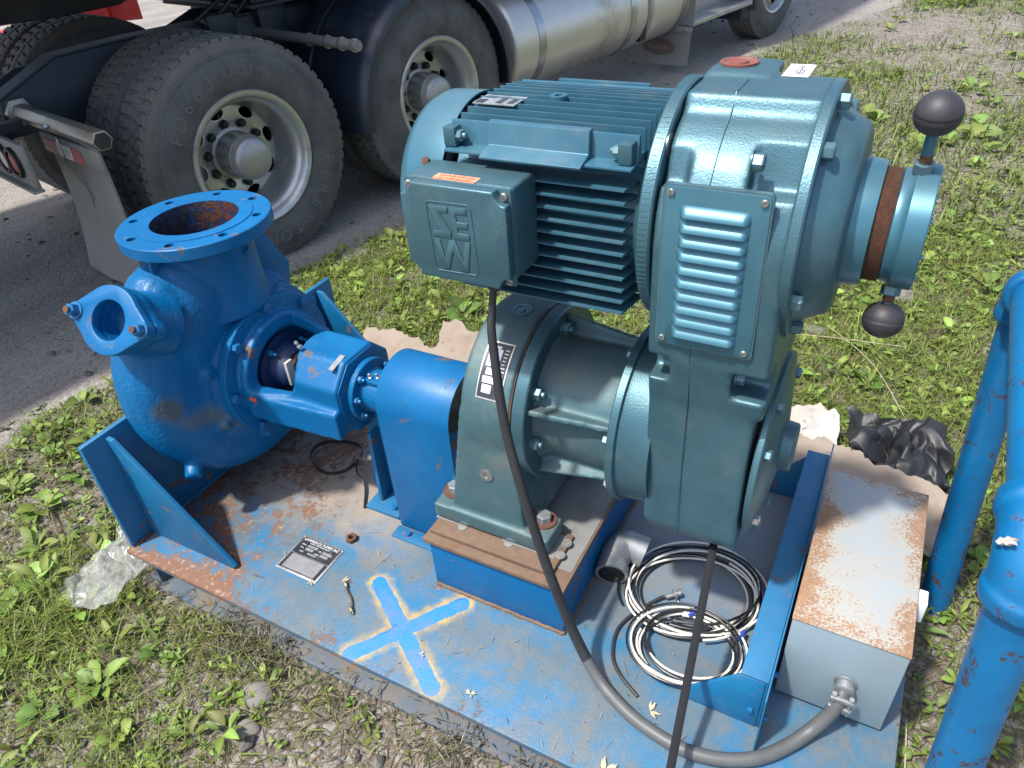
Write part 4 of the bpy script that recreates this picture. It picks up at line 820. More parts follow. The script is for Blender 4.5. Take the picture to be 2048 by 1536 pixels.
na = mk('loose_nail', MB().tube([(1.425, .485, .006), (1.447, .462, .004)], .0022, 8).lathe([(.0, 0), (.005, 0), (.005, .0015), (.0, .0015)], axis((1.4475, .4615, .004), (.7, -.7, 0)), 10), 'paper_white'); tag(na, 'short pale nail lying inside the larger wire loop', 'nail')
bsp = [(1.205 + .012, .0, .0)]
# loose banding near pump
bp_ = [(.30 + .085 * math.cos(t), .545 + .075 * math.sin(t), .014 + .008 * math.sin(2 * t + 1)) for t in np.linspace(.3, 6.1, 50)]
vs = []; fs = []
for p in bp_: vs += [(p[0], p[1], p[2] - .007), (p[0], p[1], p[2] + .007), (p[0] + .0012, p[1] + .0012, p[2] + .007), (p[0] + .0012, p[1] + .0012, p[2] - .007)]
for i in range(len(bp_) - 1): fs += [(4 * i + k, 4 * i + (k + 1) % 4, 4 * i + 4 + (k + 1) % 4, 4 * i + 4 + k) for k in range(4)]
sb = mk('banding_loop', MB().add(vs, fs), 'black_plastic'); tag(sb, 'thin black banding strip curled in a loop under the pump shaft', 'strap')
sb2 = mk('banding_loop', MB().tube(spline([(.37, .56, .006), (.42, .50, .03), (.47, .47, .012), (.52, .40, .006)], 8), .0035, 6), 'black_plastic'); tag(sb2, 'short black banding end beside the bearing foot of the pump', 'strap')

# ---------------------------------------------------------------- pipe frame on the right
PF = thing('pipe_railing', 'worn bright blue tubular pipe frame with round elbows standing right of the skid', 'pipe frame', (2.0, .46, GZ))
e1, e2 = Vector((1.962, .872, .80)), Vector((1.948, .112, .80)); f1, f2 = Vector((2.022, .853, GZ - .01)), Vector((2.012, .095, GZ - .01)); PR = .0355
d1 = (f1 - e1).normalized(); d2 = (f2 - e2).normalized(); dr_ = (e2 - e1).normalized()
mk('post', MB().tube([f1, e1 + d1 * .06], PR, 36), 'blue_pipe', PF); mk('post', MB().tube([f2, e2 + d2 * .06], PR, 36), 'blue_pipe', PF)
mk('rail', MB().tube([e1 + dr_ * .07, e2 - dr_ * .07], PR, 36), 'blue_pipe', PF)
def elbow(c, da, db):
    L = .092; A, B = c + da * L, c + db * L; P = [A + (c - A) * t * 0 for t in (0,)]
    P = [A] + [A * (1 - t) ** 2 + c * 2 * t * (1 - t) + B * t * t for t in np.linspace(.12, .88, 12)] + [B]
    mb = MB().tube(P, [.0425] + [.044] * 12 + [.0425], 36)
    for E_, dd in ((A, da), (B, db)): mb.lathe([(.036, -.030), (.046, -.030), (.0485, -.027), (.0485, -.003), (.046, 0), (.036, 0)], axis(E_, dd), 40, loop=True)
    return mk('elbow', cast(mb, .0045, 3), 'blue_pipe', PF, ang=70)
elbow(e1, d1, dr_); elbow(e2, d2, -dr_)
mk('paint_splash', MB().prism([(-.014, -.001), (-.008, -.005), (-.002, -.003), (.003, -.006), (.009, -.004), (.015, -.005), (.012, .0), (.017, .003), (.009, .003), (.004, .006), (-.001, .003), (-.007, .005), (-.010, .002)], .0009, axis(e2 + Vector((-.85, -.35, .40)).normalized() * .0405 + Vector((0, .012, -.012)), (-.85, -.35, .40)) @ Matrix.Rotation(.9, 4, 'Z') @ Matrix.Translation((0, 0, .0028)), -.004), 'paper_white', PF)

# ---------------------------------------------------------------- sheets and bags
from mathutils import noise as mnoise
mnoise.seed_set(5)
def crumple(name, fx, nu, nv, amp, mat, seed, freq=9, thick=.0, ang=30, sgn=1, torn=0.0, octv=5):
    r_ = np.random.default_rng(seed); K = [(r_.normal(size=3) * freq * (1.6 ** i), r_.uniform(0, 6.28, 3), amp) for i in range(6)]
    vs = []
    ed = [r_.uniform(0, 1) for _ in range(nu + 1)]; e2_ = [.5 + .28 * math.sin(i / nu * 7.3 + seed) + .14 * math.sin(i / nu * 17.9 + seed * 2) + .08 * math.sin(i / nu * 41 + seed) for i in range(nu + 1)]
    for i in range(nu + 1):
        for j in range(nv + 1):
            vv = j / nv * (1 - torn * (.5 * e2_[i] + .12 * ed[i]))
            p = np.array(fx(i / nu, vv)); q = p.copy()
            nv_ = mnoise.turbulence_vector(Vector(p * freq) + Vector((seed * 3.1, seed * 1.7, 0)), octv, True, amplitude_scale=.6, frequency_scale=2.0)
            q = q + np.array(nv_) * amp * 1.5 * sgn * np.array([.6, .6, 1.0])
            vs.append(tuple(q))
    fs = [(i * (nv + 1) + j, (i + 1) * (nv + 1) + j, (i + 1) * (nv + 1) + j + 1, i * (nv + 1) + j + 1) for i in range(nu) for j in range(nv)]
    me = bpy.data.meshes.new(name); me.from_pydata(vs, [], fs); o = bpy.data.objects.new(name, me); place(o); me.materials.append(MAT[mat])
    if thick: s_ = o.modifiers.new('s', 'SOLIDIFY'); s_.thickness = thick; bake(o)
    shade(o.data, ang); return o
def flap(p00, p10, p01, p11):
    P = [np.array(p) for p in (p00, p10, p01, p11)]
    return lambda u, v: (P[0] * (1 - u) + P[1] * u) * (1 - v) + (P[2] * (1 - u) + P[3] * u) * v
o = crumple('cardboard_sheet', flap((-.10, 1.03, -.125), (.62, 1.02, -.12), (-.16, 1.30, -.03), (.66, 1.31, -.02)), 60, 22, .016, 'cardboard', 4, 6, .004, torn=.4); tag(o, 'torn pale cardboard sheet lying behind the skid near the pump', 'cardboard')
o = crumple('cardboard_flap', flap((.20, 1.26, -.06), (.44, 1.24, -.06), (.17, 1.38, .02), (.44, 1.33, .055)), 16, 8, .02, 'cardboard', 9, 8, .004, torn=.6); tag(o, 'crumpled brown cardboard flap sticking up behind the gear motor', 'cardboard')
o = crumple('cardboard_sheet', flap((1.36, 1.03, -.12), (2.06, .98, -.12), (1.42, 1.34, -.04), (2.04, 1.19, -.02)), 60, 22, .016, 'cardboard', 14, 6, .004, torn=.35); tag(o, 'pale cardboard sheet lying behind the control cabinet', 'cardboard')
o = crumple('paper_sack', flap((1.42, 1.24, -.08), (1.70, 1.22, -.06), (1.46, 1.42, -.03), (1.68, 1.42, -.02)), 20, 12, .022, 'paper_white', 6, 9, .002, torn=.4); tag(o, 'crumpled white printed paper sack behind the belt housing', 'sack')
def blob(c, r): return lambda u, v: (c[0] + r[0] * math.sin(math.pi * min(.97, v + .02)) * math.cos(2 * math.pi * u), c[1] + r[1] * math.sin(math.pi * min(.97, v + .02)) * math.sin(2 * math.pi * u), c[2] - r[2] * math.cos(math.pi * min(.97, v + .02)))
o = crumple('plastic_bag', flap((1.72, 1.20, -.09), (2.01, 1.17, -.11), (1.68, 1.42, -.06), (1.97, 1.44, -.06)), 90, 70, .085, 'black_bag', 27, 4.5, ang=80, sgn=1, torn=.35, octv=3); tag(o, 'crumpled shiny black plastic bag behind the control cabinet', 'plastic bag')
o = crumple('plastic_bag', blob((2.16, .93, -.12), (.07, .07, .05)), 60, 40, .03, 'black_bag', 23, 9, ang=80, octv=3); tag(o, 'small bunched black plastic bag at the foot of the far pipe post', 'plastic bag')
o = crumple('clear_plastic_bag', flap((-.24, .09, -.10), (-.16, -.22, -.115), (.02, .05, -.06), (.04, -.14, -.10)), 70, 60, .045, 'clear_plastic', 31, 5.5, ang=80, octv=3); tag(o, 'crumpled clear plastic bag in the weeds under the skid corner', 'plastic bag')

# ---------------------------------------------------------------- semi truck
TR = thing('semi_truck', 'dark blue semi truck with polished fuel tanks parked on the gravel', 'truck', (TO.x, TO.y, GZ))
TM = Matrix(((TF.x, TS.x, 0, TO.x), (TF.y, TS.y, 0, TO.y), (0, 0, 1, 0), (0, 0, 0, 1)))   # local (forward, outward, up) ; left-handed, so used for points only
def T(a, b, z): return Vector((TO.x + TF.x * a + TS.x * b, TO.y + TF.y * a + TS.y * b, z))
def tbox(a0, a1, b0, b1, z0, z1):
    P = [T(*p) for p in ((a0, b0, z0), (a1, b0, z0), (a1, b1, z0), (a0, b1, z0), (a0, b0, z1), (a1, b0, z1), (a1, b1, z1), (a0, b1, z1))]
    return MB().add(P, [(0, 3, 2, 1), (4, 5, 6, 7), (0, 1, 5, 4), (1, 2, 6, 5), (2, 3, 7, 6), (3, 0, 4, 7)])
def tprism(poly, b0, b1):     # polygon in (a, z), extruded across
    n = len(poly); return MB().add([T(a, b0, z) for a, z in poly] + [T(a, b1, z) for a, z in poly], [tuple(range(n)), tuple(range(2 * n - 1, n - 1, -1))] + [(i, n + i, n + (i + 1) % n, (i + 1) % n) for i in range(n)])
WR, WZ, RR = .546, .404, .3136
def tyre_mesh(lug=True):
    # profile (radius, offset from outer rim plane, outward positive)
    side = [(RR - .012, -.02), (RR + .004, .0), (RR + .03, .012), (RR + .075, .022), (RR + .12, .021), (RR + .16, .014), (RR + .166, .010), (RR + .172, .010), (WR - .045, .002), (WR - .030, -.008), (WR - .022, -.012), (WR - .006, -.018)]
    nt = 14; Wd = .285; tread = [(WR, -.022 - (Wd - .066) * k / nt) for k in range(nt + 1)]
    prof = side + tread + [(r, -Wd + .022 - .022 - o_) for r, o_ in side[::-1]]
    N = 480; m = len(prof); vs = []; fs = []; mi = []
    P_ = 60
    for i in range(N):
        ang = 2 * math.pi * i / N
        for k, (r, o_) in enumerate(prof):
            rr = r
            if len(side) <= k < len(side) + nt + 1:
                j = k - len(side)
                if lug:
                    zig = (.22 if (j % 4) in (1, 2) else 0)
                    ph = ((i / N * P_) + zig + (.5 if j > nt / 2 else 0)) % 1.0
                    if ph < .17 and j not in (6, 7, 8): rr -= .016
                    if j in (5, 9) and (i % 8) not in (3, 4): rr -= .012
                else:
                    if j in (2, 5, 9, 12): rr -= .013
            elif lug and k in (len(side) - 1, len(side) + nt + 1) and ((i / N * P_) % 1.0) < .14: rr -= .006
            vs.append((rr * math.cos(ang), rr * math.sin(ang), o_))
    for i in range(N):
        j = (i + 1) % N
        for k in range(m - 1):
            fs.append((i * m + k, j * m + k, j * m + k + 1, i * m + k + 1)); mi.append(1 if len(side) - 1 <= k <= len(side) + nt else 0)
    me = bpy.data.meshes.new('tyre'); me.from_pydata(vs, [], fs); me.materials.append(MAT['tyre']); me.materials.append(MAT['tyre_tread']); me.polygons.foreach_set('material_index', mi); shade(me, 30); return me
TY = tyre_mesh(True); TY2 = tyre_mesh(False)
def rim_mesh(front=False):
    d = -.195 if not front else .02
    prof = [(RR - .002, -.008), (RR + .004, .0), (RR, .006), (RR - .010, .005), (RR - .020, -.004), (RR - .024, -.028), (RR - .034, -.040), (RR - .045, -.050), (RR - .055, -.105), (RR - .062, -.160), (RR - .085, d + .005), (RR - .14, d + .012), (RR - .165, d), (.12, d - .002), (.0, d - .002)]
    if front: prof = prof[:8] + [(RR - .06, -.03), (RR - .085, -.005), (RR - .12, .010), (RR - .16, .012), (.0, .014)]
    mb = MB().lathe(prof, None, 72, caps=False); cut = MB()
    zc = d + .008
    for k in range(8):
        a = math.radians(45 * k + 12); c_ = Vector(((RR - .108) * math.cos(a), (RR - .108) * math.sin(a), 0)); b = MB().lathe([(1, -.08), (1, .08)], None, 20)
        u = Vector((-math.sin(a), math.cos(a), 0)); w = Vector((math.cos(a), math.sin(a), 0))
        cut.add([tuple(c_ + u * x * .040 + w * y * .025 + Vector((0, 0, zc + z))) for x, y, z in b.v], b.f)
    # open shell: give it thickness first
    o = bpy.data.objects.new('t', mb.mesh()); COL.objects.link(o); clean(o.data); s_ = o.modifiers.new('s', 'SOLIDIFY'); s_.thickness = .006; s_.offset = 1; bake(o); me = o.data; bpy.data.objects.remove(o)
    me = cutmesh(me, cut); me.materials.clear(); me.materials.append(MAT['rim']); shade(me, 40); return me
RM = rim_mesh(); RM2 = rim_mesh(True)
hub = MB().lathe([(.128, -.20), (.128, -.18), (.112, -.175), (.110, -.055), (.106, -.050), (.102, -.02), (.094, -.006), (.07, .006), (.03, .011), (.0, .012)], None, 48).mesh(); clean(hub); shade(hub, 35); hub.materials.append(MAT['hubcap'])
lug = MB().lathe([(.024, 0), (.024, .010), (.020, .014), (.020, .034), (.014, .044), (.0, .048)], None, 12).mesh(); clean(lug); shade(lug, 40); lug.materials.append(MAT['lugnut'])
hfl = MB().lathe([(.10, -.1945), (.182, -.1945), (.182, -.1925), (.10, -.1925)], None, 48, loop=True).mesh(); clean(hfl); hfl.materials.append(MAT['lugnut'])
def letters(s_, R, a0, da, size, z):
    out = []
    for k, ch in enumerate(s_):
        v, f = text(ch, size, .0016); a = math.radians(a0 - da * k); me = MB().add(v, f, Matrix.Rotation(a - math.pi / 2, 4, 'Z') @ Matrix.Translation((0, R, z))).mesh(); me.materials.append(MAT['tyre_mark']); out.append(me)
    return out
plain('tyre_mark', (.125, .123, .12), .6, 0, .2, 30)
LT = letters('FD663', RR + .095, 152, 10.5, .085, .0222) + letters('RADIAL', RR + .095, 97, 6.2, .052, .0222) + letters('FIRESTONE', RR + .10, -15, 11.5, .085, .0222)
def wheel(a, b, side=1, rim=True, ty=TY, rm=RM, spin=0.0, deep=True, text_=False, lbl=None):
    c_ = T(a, b, WZ); M = frame(c_, TF * (1 if side > 0 else -1), (0, 0, 1))      # local z -> outward
    if M.to_3x3().col[2].dot(TS) * side < 0: M = frame(c_, -TF * (1 if side > 0 else -1), (0, 0, 1))
    M = M @ Matrix.Rotation(spin, 4, 'Z')
    w = place(bpy.data.objects.new('wheel', ty), TR, M)
    if lbl: w['label'] = lbl
    if rim:
        place(bpy.data.objects.new('rim', rm), w, M)
        place(bpy.data.objects.new('hub', hub), w, M @ Matrix.Translation((0, 0, .0 if rm is RM else .13)))
        if rm is RM: place(bpy.data.objects.new('hub_flange', hfl), w, M)
        for k in range(10): an = math.radians(36 * k + 26); place(bpy.data.objects.new('lug_nut', lug), w, M @ Matrix.Translation((.152 * math.cos(an), .152 * math.sin(an), -.196 if rm is RM else .014)))
    if text_:
        for me in LT: place(bpy.data.objects.new('tyre_letter', me), w, M)
    return w
wheel(0, 0, 1, text_=True); wheel(0, -.33, 1, rim=False, spin=.03)
wheel(1.28, 0, 1, spin=.02, text_=False); wheel(1.28, -.33, 1, rim=False, spin=.05)
for a in (0, 1.28): wheel(a, -2.06, -1, spin=.04); wheel(a, -1.73, -1, rim=False)
wheel(5.92, -.03, 1, ty=TY2, rm=RM2, spin=.3); wheel(5.92, -2.06, -1, ty=TY2, rm=RM2)
for a in (0, 1.28): mk('axle', MB().cyl(T(a, -.5, WZ), T(a, -1.65, WZ), .075), 'truck_black', TR)
mk('differential', MB().sphere((0, 0, 0), (.2, .2, .22), Matrix.Translation(T(.02, -1.2, WZ))), 'truck_black', TR); mk('differential', MB().sphere((0, 0, 0), (.2, .2, .22), Matrix.Translation(T(1.3, -1.2, WZ))), 'truck_black', TR)
# frame rails and tail
tail = [(-.785, .605), (-.765, .765), (-.46, .895), (-.10, .908), (2.0, .905), (6.4, .90), (6.4, .64), (.2, .62), (-.3, .60)]
mk('frame_rail', tprism(tail, -.76, -.74), 'truck_dark', TR, bevel=.004); mk('frame_rail', tprism([(-.70, .605), (-.68, .70), (-.46, .79), (.3, .80), (.6, .90), (6.4, .90), (6.4, .64), (.2, .62), (-.3, .60)], -1.40, -1.38), 'truck_dark', TR, bevel=.004)
mk('rail_flange', tprism([(-.765, .768), (-.46, .898), (-.10, .911), (6.4, .903), (6.4, .912), (-.10, .920), (-.465, .907), (-.772, .775)], -.86, -.738), 'truck_dark', TR)
mk('tail_crossmember', tbox(-.80, -.785, -1.40, -.70, .60, .70), 'truck_dark', TR, bevel=.006)
mk('fifth_wheel', tprism([(.55, .925), (1.5, .925), (1.4, 1.02), (.9, 1.04), (.6, .97)], -1.65, -.75), 'truck_black', TR, bevel=.02)
mk('suspension', tbox(.3, .95, -.72, -.60, .30, .62), 'truck_black', TR, bevel=.03); mk('suspension', tbox(-.25, .2, -.72, -.62, .45, .62), 'truck_black', TR, bevel=.03)
mk('deck_plate', tbox(.55, 1.9, -1.7, -.62, .945, .965), 'truck_dark', TR, bevel=.004)
mk('rail_bracket', tbox(.30, .46, -.74, -.66, .80, .95), 'truck_dark', TR, bevel=.01); mk('rail_bracket', tbox(.62, .80, -.74, -.68, .74, .98), 'truck_dark', TR, bevel=.01)
for k in range(5): mk('air_line', MB().tube(spline([T(.25 + .12 * k, -.70, .93), T(.5 + .13 * k, -.72, 1.02 + .02 * k), T(.9 + .2 * k, -.8, .98), T(1.6 + .2 * k, -1.0, 1.10)], 6), .013, 8), 'black_plastic', TR)
mk('spring_hose', MB().tube([T(.80 + .0021 * i, -.70 + .028 * math.cos(i * .7), 1.02 + .028 * math.sin(i * .7)) for i in range(150)], .006, 5), 'black_plastic', TR)
# rear mud flap on its hexagonal tube
hexr = [(.042 * math.cos(math.radians(a)), .042 * math.sin(math.radians(a))) for a in range(0, 360, 60)]
BA, BZ = -.705, .715
def tubeb(b0, b1, pts, z=BZ, a=BA):
    n = len(pts); return MB().add([T(a + p[0], b0, z + p[1]) for p in pts] + [T(a + p[0], b1, z + p[1]) for p in pts], [tuple(range(n)), tuple(range(2 * n - 1, n - 1, -1))] + [(i, n + i, n + (i + 1) % n, (i + 1) % n) for i in range(n)])
fb = mk('flap_bracket', tubeb(-.70, .145, hexr), 'brushed', TR, bevel=.003)
mk('hollow_shade', tubeb(.1455, .147, [(p[0] * .86, p[1] * .86) for p in hexr]), 'truck_black', fb)  # thin black plate painting the shade inside the tube's open hollow end
mk('bracket_flange', tubeb(-.74, -.70, [(p[0] * 1.5, p[1] * 1.6) for p in hexr]), 'brushed', fb, bevel=.004)
bolt(fb, T(BA - .042, -.30, BZ + .004), -TF, .022, .012, 'steel')
def flapmesh(pts_top, pts_bot, n=14, sag=.02, th=.008):
    vs = []; fs = []
    for k in range(n + 1):
        t_ = k / n
        for u in (0, .25, .5, .75, 1.0):
            p = (Vector(pts_top[0]).lerp(Vector(pts_top[1]), u)).lerp(Vector(pts_bot[0]).lerp(Vector(pts_bot[1]), u), t_)
            a_ = p.x + sag * math.sin(t_ * 3.1) + .014 * math.sin(u * 5 + t_ * 2); vs.append(T(a_, p.y, p.z))
    for k in range(n):
        for u in range(4): i = k * 5 + u; fs.append((i, i + 1, i + 6, i + 5))
    o = bpy.data.objects.new('t', MB().add(vs, fs).mesh()); COL.objects.link(o); s_ = o.modifiers.new('s', 'SOLIDIFY'); s_.thickness = th; s_.offset = 0; bake(o); me = o.data; bpy.data.objects.remove(o); return me
mf = mk('mudflap', flapmesh([(BA - .005, -.48, .68), (BA - .005, .115, .68)], [(BA - .03, -.62, -.03), (BA - .03, .02, .02)]), 'mudflap', TR, ang=60)
mk('flap_bar', tbox(BA - .030, BA - .018, -.475, .118, .585, .672), 'plate_steel', mf, bevel=.002)
for k, (b0, b1, mt_) in enumerate(((-.47, -.32, 'reflect_red'), (-.315, -.17, 'reflect_white'), (-.165, -.06, 'reflect_red'))): mk('reflector_tape', tbox(BA - .0325, BA - .0305, b0, b1, .588, .648), mt_, mf)
mk('snap_hook', MB().tube([T(BA - .036 - .004 * math.sin(t), -.262 + .018 * math.sin(t), .636 + .042 * math.cos(t)) for t in np.linspace(0, 6.28, 22)[:-1]], .0042, 7, closed=True), 'steel', mf)
for (p0, p1) in (((-.35, .56), (.02, .16)), ((-.22, .52), (-.30, .16))):
    mk('flap_crease', MB().tube([T(BA - .025 + .02 * math.sin((.68 - z) / .7 * 3.1) * 1 , b, z) for b, z in ((p0[0] + (p1[0] - p0[0]) * k / 6 + .02 * math.sin(k * .5), p0[1] + (p1[1] - p0[1]) * k / 6) for k in range(7))], .0025, 5), 'mudflap', mf)
# light bar behind the frame
lb = mk('light_bar', tbox(-.93, -.91, -1.35, -.12, .535, .72), 'plate_steel', TR, bevel=.006)
for b in (-.24, -.36): mk('lamp_ring', MB().lathe([(.05, 0), (.064, 0), (.064, .016), (.05, .016)], axis(T(-.931, b, .63), -TF), 28, loop=True), 'truck_black', lb); mk('tail_lamp', MB().lathe([(.0, .012), (.04, .010), (.05, .004)], axis(T(-.931, b, .63), -TF), 28), 'reflect_red' if b > -.3 else 'reflect_white', lb)
lp = mk('licence_plate', tbox(-.936, -.932, -.80, -.50, .56, .70), 'reflect_white', lb)
mk('bar_hanger', tbox(-.93, -.79, -.5, -.44, .70, .74), 'truck_black', TR); mk('bar_lip', tbox(-.955, -.91, -1.35, -.10, .525, .537), 'plate_steel', lb, bevel=.003)
# quarter fender over the second axle
def fender(a_c, r0, r1, t0, t1, b0, b1, n=26):
    mb = MB(); poly = []; prof = [(r1, b0), (r1 + .012, b0 + .02), (r1 + .012, b0 + .16), (r1 + .004, b0 + .17), (r1 + .004, b0 + .21), (r1 + .012, b0 + .22), (r1 + .012, b1 - .07), (r1 + .002, b1 - .03), (r1 - .02, b1 - .004), (r1 - .045, b1)]
    vs = []; fs = []; m = len(prof)
    for i in range(n + 1):
        t_ = math.radians(t0 + (t1 - t0) * i / n)
        for r_, b in prof: vs.append(T(a_c + r_ * math.cos(t_), b, WZ + r_ * math.sin(t_)))
    for i in range(n):
        for k in range(m - 1): fs.append((i * m + k, i * m + k + 1, (i + 1) * m + k + 1, (i + 1) * m + k))
    o = bpy.data.objects.new('t', mb.add(vs, fs).mesh()); COL.objects.link(o); s_ = o.modifiers.new('s', 'SOLIDIFY'); s_.thickness = .008; s_.offset = 0; bake(o); me = o.data; bpy.data.objects.remove(o); return me
mk('fender', fender(1.28, 0, .605, -7, 186, -.60, .045, 40), 'fender', TR, ang=35)
rod = mk('fender_rod', MB().cyl(T(.62, -.74, .815), T(.66, .105, .80), .026, None, 20), 'mudflap', TR)
for b in (-.30, -.14, -.02, .08): mk('rod_ring', MB().lathe([(.025, -.006), (.033, -.006), (.033, .006), (.025, .006)], axis(T(.654, b, .802), TS), 20, loop=True), 'brushed', rod)
# fuel tanks
def tank(a0, a1, R_, bc, zc, straps):
    M = axis(T(a0, bc, zc), TF); L = a1 - a0
    tk = mk('fuel_tank', MB().lathe([(.0, .01), (R_ * .6, .004), (R_ - .03, .012), (R_ - .004, .03), (R_, .05), (R_, L - .05), (R_ - .004, L - .03), (R_ - .03, L - .012), (.0, L)], M, 72), 'tank', TR, ang=50)
    for s_ in straps: mk('tank_strap', MB().lathe([(R_ + .0005, -.035), (R_ + .005, -.035), (R_ + .005, .035), (R_ + .0005, .035)], axis(T(a0 + s_, bc, zc), TF), 72, loop=True), 'strap_steel', tk)
    return tk
tk = tank(1.99, 3.60, .325, -.335, .498, (.28, 1.38))
tank(3.68, 4.28, .325, -.335, .498, (.45,))
mk('tank_filler', MB().lathe([(.075, 0), (.075, .02), (.055, .022), (.055, .05), (.0, .052)], axis(T(2.10, -.27, .818), (TS.x * .2, TS.y * .2, 1)), 32), 'strap_steel', tk)
mk('tank_gap', tbox(3.60, 3.68, -.62, -.10, .25, .74), 'truck_black', TR)
# cab steps and front mud flap
sb_ = mk('step_box', tprism([(4.24, .27), (5.28, .27), (5.28, 1.0), (4.24, 1.0)], -.60, -.16), 'tread_plate', TR)
for r_ in range(9):
    for c_ in range(22): mk('tread_lug', MB().sphere((0, 0, 0), (.014, .0035, .004), axis(T(4.29 + c_ * .045 + (.02 if r_ % 2 else 0), -.1595, .36 + r_ * .05), (0, 0, 1)) @ Matrix.Rotation(math.atan2(TF.y, TF.x) * 0, 4, 'Z'), 6, 4), 'tread_plate', sb_, cleanup=False) if False else None
for k in range(13): mk('tread_rib', tbox(4.26, 5.26, -.1595, -.155, .33 + k * .05, .345 + k * .05), 'tread_plate', sb_)
stp = mk('cab_step', tbox(4.22, 5.30, -.17, .03, .262, .30), 'tread_plate', TR, bevel=.004)
for k in range(6): mk('step_rib', tbox(4.24, 5.28, -.15 + k * .03, -.138 + k * .03, .3005, .308), 'tread_plate', stp)
mk('step_side', tprism([(4.215, .262), (4.235, .262), (4.235, .62), (4.215, .62)], -.60, .03), 'plate_steel', TR)
mk('step_gusset', MB().add([T(4.20, -.3, .27), T(4.20, .0, .27), T(4.20, -.12, .45), T(4.20, -.3, .45), T(4.21, -.3, .27), T(4.21, .0, .27), T(4.21, -.12, .45), T(4.21, -.3, .45)], [(0, 3, 2, 1), (4, 5, 6, 7), (0, 1, 5, 4), (1, 2, 6, 5), (2, 3, 7, 6), (3, 0, 4, 7)]), 'plate_steel', TR)
mf2 = mk('mudflap', flapmesh([(4.195, -.60, .255), (4.195, .035, .255)], [(4.18, -.585, -.055), (4.18, .01, -.045)], 8, .006, .007), 'mudflap', TR, ang=60)
mk('flap_bar', tbox(4.176, 4.186, -.60, .04, .215, .262), 'plate_steel', mf2, bevel=.002)
for b in (-.5, -.27, -.02): bolt(mf2, T(4.176, b, .238), -TF, .018, .008, 'steel')
plain('flap_badge', (.13, .075, .06), .8, 0, .2, 20, dirt=(.15, .14, .13), dirt_amt=.6)
OM = frame(T(4.166, -.27, .095), -TS * -1 if False else TS, (0, 0, 1))
bdg = mk('flap_emblem', MB().add([tuple(OM @ Vector((.155 * math.cos(t), .062 * math.sin(t), s_))) for s_ in (-.002, .003) for t in np.linspace(0, 6.283, 33)[:-1]], [tuple(range(31, -1, -1)), tuple(range(32, 64))] + [(i, (i + 1) % 32, 32 + (i + 1) % 32, 32 + i) for i in range(32)]), 'flap_badge', mf2)
v, f = text('Peterbilt', .060, .0008); mk('emblem_lettering', MB().add(v, f, OM @ Matrix.Translation((0, 0, .0036))), 'mudflap', bdg, cleanup=False)
mk('front_fender', fender(5.92, 0, .60, 20, 200, -.42, .03, 24), 'fender', TR, ang=35)
mk('front_flap', tprism([(5.20, .14), (5.36, .12), (5.38, .70), (5.20, .70)], -.45, -.02), 'truck_dark', TR, bevel=.02)
mk('cab_side', tprism([(4.24, 1.0), (7.3, 1.0), (7.3, 2.4), (4.24, 3.2)], -2.2, -.20), 'fender', TR, bevel=.03)
# trailer beam above the tail
TL = thing('trailer_beam', 'black underside beam of a trailer over the truck tail at the top left', 'trailer', tuple(T(-1.5, -1.2, GZ)))
mk('side_beam', tprism([(-4.0, 1.13), (-.75, 1.055), (-.33, 1.037), (-.02, 1.045), (.15, 1.10), (1.9, 1.16), (4.0, 1.18), (4.0, 1.55), (-4.0, 1.55)], -.98, -.88), 'truck_black', TL, bevel=.01)
mk('side_beam', tprism([(-4.0, 1.16), (1.0, 1.12), (4.0, 1.18), (4.0, 1.55), (-4.0, 1.55)], -1.6, -1.5), 'truck_black', TL, bevel=.01)
mk('trailer_floor', tprism([(-4.0, 1.45), (4.0, 1.45), (4.0, 1.58), (-4.0, 1.58)], -2.45, -.02), 'truck_black', TL)
mk('kingpin_plate', tbox(.5, 1.5, -1.55, -1.0, 1.05, 1.10), 'truck_black', TL)
mk('bed_rail', tprism([(-4.0, 1.36), (4.0, 1.36), (4.0, 1.585), (-4.0, 1.585)], -.06, .02), 'truck_black', TL, bevel=.01)
# red implement far behind, seen under the trailer
RD = thing('red_implement', 'red painted steel machine frame seen beyond the truck under the trailer', 'machine', tuple(T(.8, -3.6, GZ)))
mk('red_box', tprism([(.60, .62), (.98, .57), (1.0, .86), (.58, .86)], -4.3, -3.5), 'red_machine', RD, bevel=.012)
mk('red_box', tprism([(1.05, .62), (1.30, .60), (1.30, .90), (1.05, .90)], -4.2, -3.6), 'red_machine', RD, bevel=.012)
mk('red_beam', tprism([(-1.2, .46), (1.15, .46), (1.15, .53), (-1.2, .53)], -3.62, -3.5), 'red_machine', RD, bevel=.008)
mk('red_beam', tprism([(-1.2, .60), (.60, .60), (.60, .64), (-1.2, .64)], -4.2, -4.05), 'red_machine', RD, bevel=.008)
mk('deck_board', tprism([(-1.2, .66), (.56, .66), (.56, .69), (-1.2, .69)], -4.6, -4.25), 'paper_white', RD)
for k in range(5): mk('slat', tprism([(.30, .70), (.60, .70), (.60, .73), (.30, .73)], -5.0 + k * .12, -4.94 + k * .12), 'cardboard', RD)
for a in (-1.0, .7): mk('support', tbox(a, a + .12, -4.4, -4.25, GZ, .62), 'red_machine', RD)

